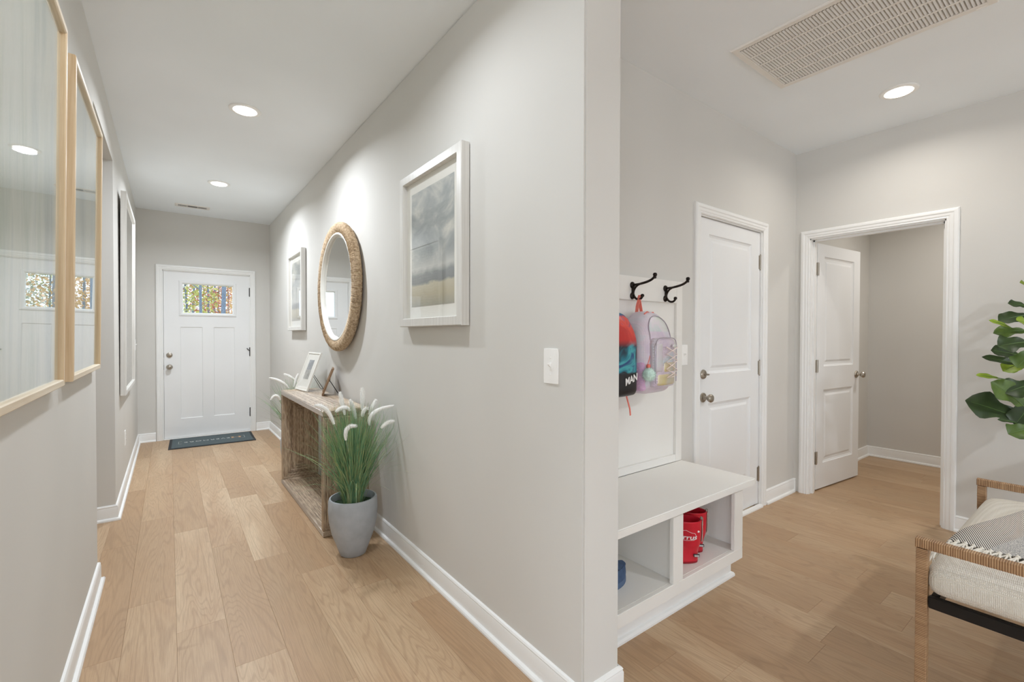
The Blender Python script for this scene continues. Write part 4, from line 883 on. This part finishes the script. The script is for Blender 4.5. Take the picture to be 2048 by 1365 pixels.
def slring(s_, z): return [(x * s_, y * s_, z) for x, y in ol]
def stack(rings):
    n = len(rings[0]); vs = [p for r_ in rings for p in r_]; return B().add(vs, [(i * n + k, i * n + (k + 1) % n, (i + 1) * n + (k + 1) % n, (i + 1) * n + k) for i in range(len(rings) - 1) for k in range(n)] + [tuple(range(n)), tuple(range((len(rings) - 1) * n, len(rings) * n))])
stack([slring(.97, 0), slring(1, .004), slring(1, .022), slring(.98, .026)]).build('sole', M['slipsole'], sl, smooth=.8)
stack([slring(.98, .026), slring(1.0, .045), slring(.97, .066), slring(.88, .078), slring(.82, .076), slring(.84, .05), slring(.86, .032)]).build('upper', M['navyslip'], sl, smooth=1)
B().grid(10, 8, lambda u, v_: (.02 + .082 * u, (v_ - .5) * .078 * math.sqrt(max(0, 1 - (u * .9) ** 2)), .074 + .016 * math.sin(PI * v_) * (1 - u * .6))).build('vamp', M['navyslip'], sl, smooth=1)

# ---------------------------------------------------------------- rattan-wrapped bench with cushion and throw
t = NT('rattan_wrap'); v = t.coords('Object'); n = t.noise(v, 30, 3, .5); at_ = t.n.new('ShaderNodeAttribute'); at_.attribute_name = 'strand'
c = t.ramp(t.math('ADD', t.math('MULTIPLY', at_.outputs['Fac'], .7), t.math('MULTIPLY', n, .3)), [(.15, srgb(84, 58, 38)), (.45, srgb(138, 102, 68)), (.62, srgb(158, 122, 86)), (.9, srgb(204, 172, 132))])
t.link(c, t.b.inputs['Base Color']); t.b.inputs['Roughness'].default_value = .5; M['rattan'] = t.m
t = NT('cream_weave'); v = t.coords('Object'); w1 = t.n.new('ShaderNodeTexWave'); w1.inputs['Scale'].default_value = 80; w1.bands_direction = 'X'; t.link(v, w1.inputs[0]); w2 = t.n.new('ShaderNodeTexWave'); w2.inputs['Scale'].default_value = 80; w2.bands_direction = 'Y'; t.link(v, w2.inputs[0])
w3 = t.n.new('ShaderNodeTexWave'); w3.inputs['Scale'].default_value = 80; w3.bands_direction = 'Z'; t.link(v, w3.inputs[0])
q = t.math('ADD', t.math('MULTIPLY', w1.outputs['Fac'], w2.outputs['Fac']), t.math('MULTIPLY', w3.outputs['Fac'], .5)); t.link(t.ramp(q, [(0, srgb(212, 204, 190)), (1, srgb(234, 229, 218))]), t.b.inputs['Base Color']); t.b.inputs['Roughness'].default_value = .9; t.bump(q, .6, .003); M['cream'] = t.m
def wrapped(p0, p1, sx, sy, upv, pitch=.0056, seed=0):
    """square bar wound with flat cane: rings along p0-p1"""
    p0, p1 = Vector(p0), Vector(p1); d = (p1 - p0); L = d.length; d.normalize(); a = Vector(upv); e = d.cross(a); n = max(2, int(L / pitch)); pp = L / n; rr = random.Random(seed); vs = []; tn = []; fs = []; rings = 0
    for k in range(n):
        tk = rr.uniform(.34, .58); g = rr.uniform(.975, 1.015)
        for q, s_, tq in ((.0, .955, -.25), (.14, 1.0, .0), (.62, 1.0, .05), (.70, .99, .55), (.96, .955, .25)):
            c0 = p0 + d * ((k + q) * pp); hx, hy = sx / 2 * s_ * g, sy / 2 * s_ * g; cx, cy = hx * .88, hy * .88
            for u, v_ in ((-hx, -cy), (-cx, -hy), (cx, -hy), (hx, -cy), (hx, cy), (cx, hy), (-cx, hy), (-hx, cy)): vs.append(c0 + e * u + a * v_); tn.append(max(0, min(1, tk + tq)))
            rings += 1
    for i in range(rings - 1):
        for k in range(8): fs.append((i * 8 + k, i * 8 + (k + 1) % 8, i * 8 + 8 + (k + 1) % 8, i * 8 + 8 + k))
    fs += [tuple(range(8)), tuple(range((rings - 1) * 8, rings * 8))]; return vs, fs, tn
RBX, RBY = 1.990, .392                 # near front post axis
RBW, RBD, RBZ = 1.050, .66, .604       # width between posts, depth, arm height
rb = thing('rattan_bench', 'brown rattan-wrapped bench frame with open arms at the right edge', 'bench', (RBX, RBY, 0))
def wbar(name, p0, p1, upv, seed, s=(.030, .030)):
    vs, fs, tn = wrapped(p0, p1, s[0], s[1], upv, seed=seed); o_ = B().add(vs, fs).build(name, M['rattan'], rb, smooth=.5); a_ = o_.data.attributes.new('strand', 'FLOAT', 'POINT'); a_.data.foreach_set('value', tn); return o_
k = 0
for x in (0, RBW):
    for y in (0, -RBD): k += 1; wbar('leg', (x, y, 0), (x, y, RBZ - .034), (0, 1, 0), k)
    wbar('armrest', (x, .017, RBZ - .017), (x, -RBD - .017, RBZ - .017), (0, 0, 1), 10 + k)
for x in (0, RBW): B().box(x - .010, x + .010, -RBD + .017, -.017, .382, .420).build('side_rail', M['black_metal'], rb, bevel=.002)
for y in (-.03, -RBD + .03): B().box(.010, RBW - .010, y - .010, y + .010, .382, .420).build('cross_rail', M['black_metal'], rb, bevel=.002)
for i in range(5): x = .15 + i * .19; B().box(x, x + .05, -RBD + .04, -.04, .404, .418).build('slat', M['black_metal'], rb)
CX0, CX1, CY0, CY1, CZ0, CZ1 = -.030, RBW + .030, -RBD + .02, -.005, .421, .520
def cz(x, y):
    hx, hy = (CX1 - CX0) / 2, (CY1 - CY0) / 2; u, v_ = (x - (CX0 + CX1) / 2) / hx, (y - (CY0 + CY1) / 2) / hy
    return (u, v_)
def cush(p):
    u, v_ = cz(p[0], p[1]); k_ = max(0, 1 - u * u) * max(0, 1 - v_ * v_); side = 1 - .05 * (1 - abs(2 * (p[2] - CZ0) / (CZ1 - CZ0) - 1))
    x, y = p[0], p[1]
    # cushion edges tuck in between the posts
    if p[2] > (CZ0 + CZ1) / 2: return (x, y, p[2] + .040 * k_ ** .4)
    return (x, y, p[2])
cu = B().rbox(CX0 + .012, CX1 - .012, CY0, CY1, CZ0, CZ1, .044, 7, fn=cush).build('seat_cushion', M['cream'], None, smooth=1); cu.location = (RBX, RBY, 0)
tag(cu, 'plump cream woven seat cushion lying on the rattan bench', 'cushion')
def ctop(x, y):   # cushion top height in bench space (with the rounded edge)
    u, v_ = cz(x, y); r_ = .044; base = CZ1 + .040 * (max(0, 1 - u * u) * max(0, 1 - v_ * v_)) ** .4
    ex = max(0, abs(x - (CX0 + CX1) / 2) - ((CX1 - CX0) / 2 - .012 - r_)); ey = max(0, abs(y - (CY0 + CY1) / 2) - ((CY1 - CY0) / 2 - r_)); e = math.hypot(ex, ey)
    return base - (r_ - math.sqrt(max(0, r_ * r_ - min(e, r_) ** 2)))
# throw lies askew on the cushion: local a runs along its length, b across it
t = NT('striped_throw'); uv = t.n.new('ShaderNodeAttribute'); uv.attribute_name = 'across'; uv2 = t.n.new('ShaderNodeAttribute'); uv2.attribute_name = 'along'
fine = t.math('SINE', t.math('MULTIPLY', t.math('ADD', uv2.outputs['Fac'], t.math('MULTIPLY', uv.outputs['Fac'], .89)), 2 * PI * 80)); band = t.math('SINE', t.math('ADD', t.math('MULTIPLY', uv.outputs['Fac'], 2 * PI * 1.85), .12))
fine = t.math('ADD', t.math('MULTIPLY', fine, .5), .5); band = t.math('ADD', t.math('MULTIPLY', band, .5), .5)
speck = t.noise(t.coords('Object', (1, 1, 1)), 420, 2, .6)
dark = t.ramp(fine, [(.46, (0, 0, 0, 1)), (.54, (1, 1, 1, 1))]); c1 = t.mix(dark, srgb(54, 54, 58), srgb(236, 230, 220)); c2 = t.mix(t.ramp(speck, [(.42, (0, 0, 0, 1)), (.58, (1, 1, 1, 1))]), srgb(118, 118, 122), srgb(222, 218, 210))
t.link(t.mix(t.ramp(band, [(.45, (0, 0, 0, 1)), (.5, (1, 1, 1, 1))]), c2, c1), t.b.inputs['Base Color']); t.b.inputs['Roughness'].default_value = .95; t.bump(speck, .5, .002); M['throw'] = t.m
M['fringe'] = plain('cream_fringe', srgb(234, 229, 218), .95, var=.06, scale=120)
thr = thing('throw_blanket', 'black and white striped throw with fringe lying on the rattan bench cushion', 'blanket', (RBX, RBY, 0))
P0 = Vector((.215, -.030)); ang = math.radians(-13); da = Vector((math.cos(ang), math.sin(ang))); db = Vector((math.sin(ang), -math.cos(ang))); TLN, TWD = .86, .46
rt = random.Random(4); NU, NV = 60, 36; V2 = []; ac = []; al_ = []
def thp(u, v_, lift=.006):
    p = P0 + da * (u * TLN) + db * (v_ * TWD); p = p + db * (-.05 * (1 - v_)) * (1 - u) * .6
    z = ctop(p.x, p.y) + lift + .004 * math.sin(9 * u + 4 * v_) + .003 * math.sin(17 * v_ + 3 * u) + .003
    return Vector((p.x, p.y, z))
for sgn in (1, 0):
    for j in range(NV + 1):
        for i in range(NU + 1): V2.append(thp(i / NU, j / NV, .002 + .004 * sgn)); ac.append(j / NV); al_.append(i / NU)
fs = []; W1 = NU + 1; off = W1 * (NV + 1)
for j in range(NV):
    for i in range(NU): q = j * W1 + i; fs += [(q, q + 1, q + W1 + 1, q + W1), (off + q, off + q + W1, off + q + W1 + 1, off + q + 1)]
ring = [i for i in range(NU)] + [j * W1 + NU for j in range(NV)] + [NV * W1 + i for i in range(NU, 0, -1)] + [j * W1 for j in range(NV, 0, -1)]
for k in range(len(ring)): a_, b_ = ring[k], ring[(k + 1) % len(ring)]; fs.append((a_, b_, b_ + off, a_ + off))
o_ = B().add(V2, fs).build('cloth', M['throw'], thr, smooth=1)
for nm, arr in (('across', ac), ('along', al_)): x_ = o_.data.attributes.new(nm, 'FLOAT', 'POINT'); x_.data.foreach_set('value', arr)
# knotted tassels along the near end
NT_ = 23
for k in range(NT_):
    e0 = thp(0, (k + .5) / NT_, .006); b = B(); d0 = Vector((-da.x, -da.y, 0)) * 1.0
    b.lathe([(.001, -.006), (.006, -.003), (.0065, .002), (.001, .007)], 8, e0 + d0 * .006)
    for q in range(7):
        sp = Vector((rt.gauss(0, .012), rt.gauss(0, .012), 0)); p1_ = e0 + d0 * .03 + sp * .5; p2_ = e0 + d0 * rt.uniform(.045, .062) + sp
        p1_.z = ctop(p1_.x, p1_.y) + .012; p2_.z = (ctop(p2_.x, p2_.y) if CX0 + .014 < p2_.x else .5) + .008
        b.tube([e0 + d0 * .008, p1_, p2_], [.0026, .0022, .0012], 5)
    b.build('tassel', M['fringe'], thr, smooth=1)
# a corner tassel hanging past the cushion edge beside the near post
b = B(); e0 = Vector((.095, -.022, .545))
for q in range(9): b.tube([e0, e0 + Vector((rt.gauss(-.02, .006), .008 + rt.gauss(0, .003), -.008)), e0 + Vector((rt.gauss(-.04, .010), .010 + rt.gauss(0, .006), rt.uniform(-.040, -.024)))], [.0026, .002, .001], 5)
b.build('tassel', M['fringe'], thr, smooth=1)

# ---------------------------------------------------------------- fiddle leaf fig
def leafmat(name, c1, c2, rough=.45):
    t = NT(name); n = t.noise(t.coords(), 20, 4); t.link(t.ramp(n, [(.3, c1), (.7, c2)]), t.b.inputs['Base Color']); t.b.inputs['Roughness'].default_value = rough; return t.m
LM = [leafmat('fig_leaf_dark', srgb(38, 54, 26), srgb(54, 74, 34)), leafmat('fig_leaf_mid', srgb(64, 88, 30), srgb(88, 112, 40)), leafmat('fig_leaf_young', srgb(118, 142, 34), srgb(148, 170, 50))]
M['fig_bark'] = plain('fig_bark', srgb(104, 82, 60), .9, var=.2, scale=50, bump=.5); M['fig_pot'] = plain('woven_basket_pot', srgb(186, 160, 124), .8, var=.15, scale=80, bump=.6, bscale=70); M['vein'] = plain('leaf_vein', srgb(88, 116, 58), .5, var=.05)
FP = Vector((3.74, .215, 0))
fig = thing('fiddle_leaf_fig', 'fiddle leaf fig with broad glossy green leaves behind the rattan bench', 'plant', FP)
B().lathe([(.001, 0), (.11, 0), (.125, .02), (.14, .16), (.135, .27), (.125, .28), (.12, .27), (.12, .24), (.001, .24)], 40, cap=False).build('pot', M['fig_pot'], fig, smooth=.8); B().lathe([(.12, .25), (.001, .262)], 24, cap=False).build('soil', M['soil'], fig)
trk = [(0, 0, .26), (.01, .02, .55), (-.01, .05, .85), (.0, .04, 1.15), (.02, .03, 1.45), (.0, .04, 1.72)]
B().tube(trk, [.016, .014, .012, .010, .008, .005], 8).build('trunk', M['fig_bark'], fig, smooth=1)
def leaf(base, tip, wid, mi, nrm, curl=.04, seed=0):
    base, tip = Vector(base), Vector(tip); d = tip - base; L = d.length; d.normalize(); nrm = Vector(nrm); sd = d.cross(nrm).normalized(); nn = sd.cross(d); rr = random.Random(seed); ph = rr.uniform(0, 6); b = B()
    NUL, NVL = 12, 8
    def pt(u, v_):
        s_ = (v_ - .5) * 2; prof = (math.sin(PI * min(1, u * 1.02) ** .8) ** .62) * (.58 + .52 * u - .26 * math.sin(PI * u * 1.5)) * (1 + .07 * math.sin(15 * u + ph)) if 0 < u < 1 else .03
        w_ = wid / 2 * prof; z = curl * L * (-(u - .4) ** 2 * 1.5 + .2) + .16 * w_ * abs(s_) ** 1.3 + .14 * w_ * math.sin(11 * u + ph + 1.5 * s_) * s_ * s_
        return base + d * (u * L) + sd * (s_ * w_) + nn * z
    b.grid(NUL, NVL, pt); n0 = len(b.v); b.grid(NUL, NVL, lambda u, v_: pt(u, v_) - nn * .0012)
    lf = b.build('leaf', LM[mi], fig, smooth=1)
    B().tube([pt(u, .5) + nn * .0004 for u in (0, .15, .3, .45, .6, .75, .9)], [.0028, .0026, .0022, .0019, .0015, .001, .0006], 5).tube([Vector(trk_near(base)), base, pt(.05, .5)], .0028, 5).build('midrib', M['vein'], lf, smooth=1)
def trk_near(p):
    z = max(.5, min(1.70, p.z - .03)); 
    for a_, b_ in zip(trk[:-1], trk[1:]):
        if a_[2] <= z <= b_[2]: f = (z - a_[2]) / (b_[2] - a_[2]); return tuple(a_[i] + (b_[i] - a_[i]) * f for i in range(3))
    return trk[-1]
LF = [((2040, 838), (1932, 800), 66, 0, 3.66), ((1998, 757), (1953, 750), 14, 2, 3.64), ((2046, 812), (1984, 764), 50, 1, 3.62), ((2052, 733), (1965, 713), 20, 0, 3.66), ((2040, 712), (1983, 700), 36, 0, 3.74), ((2056, 684), (1996, 692), 46, 0, 3.60), ((2052, 662), (1987, 666), 30, 1, 3.66),
      ((2024, 657), (1979, 640), 12, 2, 3.60), ((2056, 630), (1997, 641), 36, 0, 3.70), ((2056, 614), (2017, 606), 22, 0, 3.66), ((2066, 574), (2041, 565), 18, 2, 3.66), ((2032, 846), (1996, 839), 10, 0, 3.62), ((2064, 856), (2017, 868), 40, 1, 3.60), ((2054, 722), (2006, 742), 34, 2, 3.72), ((2066, 768), (2010, 786), 56, 0, 3.64),
      ((2064, 652), (2034, 640), 26, 2, 3.60), ((2070, 800), (2030, 850), 44, 0, 3.68), ((2070, 700), (2034, 735), 40, 1, 3.58)]
for i, (bp, tp, wpx, mi, xx) in enumerate(LF):
    a_ = at('x', xx + .04, *bp) - FP; c_ = at('x', xx - .03, *tp) - FP; wm = wpx * 3.0 / 917 * 1.0
    leaf(a_, c_, wm, mi, (-.75, -.15, .65), .10, i)
rl = random.Random(9)
for i in range(20):          # the crown goes on beyond the right edge of the photograph
    z = rl.uniform(.72, 1.72); a_ = rl.uniform(-3.0, .6); L = rl.uniform(.16, .27); st = Vector(trk_near(Vector((0, 0, z)))); b0 = st + Vector((math.cos(a_), math.sin(a_), .3)) * .05; tp = b0 + Vector((math.cos(a_), math.sin(a_), rl.uniform(-.25, .45))) * L
    if tp.x > .32: continue
    leaf(b0, tp, rl.uniform(.10, .16), rl.choice((0, 0, 1, 1, 2)), (-.2, -.1, .95), .12, 40 + i)

# ---------------------------------------------------------------- what the front door window looks out on
M['lawn'] = plain('lawn', srgb(150, 150, 84), .95, var=.3, scale=2); M['bark'] = plain('tree_bark', srgb(112, 126, 148), .95, var=.3, scale=14, bump=.6, bscale=30)
FOL = [plain('leaves_yellow_green', srgb(190, 190, 110), .8, var=.3, scale=3), plain('leaves_red', srgb(186, 108, 84), .8, var=.3, scale=3), plain('leaves_orange', srgb(206, 166, 116), .8, var=.3, scale=3), plain('leaves_grey_green', srgb(140, 152, 130), .8, var=.3, scale=3)]
struct('ground_front_yard', B().box(-60, 60, 7.1, 130, -.6, -.35), M['lawn'], 'front lawn seen through the front door window', 'ground')
def tree(x, y, h, r_, mi, nl, spread, z0, label, seed):
    t_ = thing('tree', label, 'tree', (x, y, -.36), group='trees beyond the front door'); rr = random.Random(seed)
    B().tube([(rr.uniform(-.03, .03) * k, rr.uniform(-.03, .03) * k, h * k / 6) for k in range(7)], [r_ * (1 - .10 * k) for k in range(7)], 9).build('trunk', M['bark'], t_, smooth=1)
    for k in range(5):
        z = h * rr.uniform(.3, .8); a_ = rr.uniform(0, 6.28); L = spread * rr.uniform(.5, .9); B().tube([(0, 0, z), (math.cos(a_) * L * .5, math.sin(a_) * L * .5, z + L * .35), (math.cos(a_) * L, math.sin(a_) * L, z + L * .5)], [r_ * .4, r_ * .25, r_ * .08], 6).build('branch', M['bark'], t_, smooth=1)
    b = B()
    for k in range(nl * 2):
        a_ = rr.uniform(0, 6.28); q = spread * math.sqrt(rr.random()); z = z0 + (h * 1.05 - z0) * rr.random(); c_ = Vector((q * math.cos(a_), q * math.sin(a_), z)); e1 = Vector((rr.gauss(0, 1), rr.gauss(0, 1), rr.gauss(0, 1))).normalized(); e2 = e1.cross(Vector((rr.gauss(0, 1), rr.gauss(0, 1), rr.gauss(0, 1)))).normalized(); s_ = rr.uniform(.09, .17)
        b.add([c_ - e1 * s_, c_ + e2 * s_ * .6, c_ + e1 * s_, c_ - e2 * s_ * .6], [(0, 1, 2, 3)])
    stuff(b.build('foliage', FOL[mi], t_))
def pane_x(f, yy): return (.139 + f * .523) * yy / 6.883
TREES = [(.335, 38, 15, .10, 2, 200, 2.0, 7.0, 'straight grey tree seen left of centre in the door window'), (.80, 30, 14, .13, 3, 160, 1.8, 7.0, 'thick blue-grey tree seen right of centre in the door window'),
         (.49, 58, 16, .12, 1, 1100, 2.6, 2.4, 'slim tree with red leaves seen near the middle of the door window'), (.62, 66, 17, .15, 1, 1000, 3.0, 2.8, 'slim tree with red leaves behind the middle of the door window'),
         (.06, 46, 12, .09, 0, 1500, 2.2, 1.6, 'yellow-green leafy tree at the left of the door window'), (1.06, 53, 14, .12, 2, 800, 2.0, 3.0, 'orange-leaved tree at the right edge of the door window'),
         (.90, 76, 18, .16, 2, 1300, 3.2, 2.0, 'pale orange tree farther back at the right of the door window'), (.20, 86, 18, .20, 3, 1500, 3.6, 2.0, 'distant grey-green tree behind the left of the door window'),
         (.70, 97, 20, .20, 2, 1700, 4.2, 2.0, 'distant orange tree behind the right of the door window'), (.40, 108, 20, .20, 0, 1700, 4.2, 2.0, 'distant yellow tree behind the middle of the door window')]
TREES += [(2.2, 61, 15, .12, 3, 1300, 3.0, 2.0, 'pale grey-green tree right of what the door window shows'), (1.62, 84, 17, .14, 0, 1500, 3.4, 2.0, 'pale yellow tree right of what the door window shows'), (2.9, 72, 18, .16, 2, 1700, 3.8, 2.0, 'pale orange tree far right beyond the door window'), (2.0, 103, 19, .18, 3, 1700, 4.2, 2.0, 'distant grey-green tree right of the door window view'), (1.45, 42, 13, .10, 2, 700, 2.0, 2.0, 'orange tree just right of the door window view')]
for i, (fx, yy, h_, r_, mi, nl, sp_, z0, lb) in enumerate(TREES): tree(pane_x(fx, yy), yy, h_, r_, mi, nl, sp_, z0, lb, i + 1)
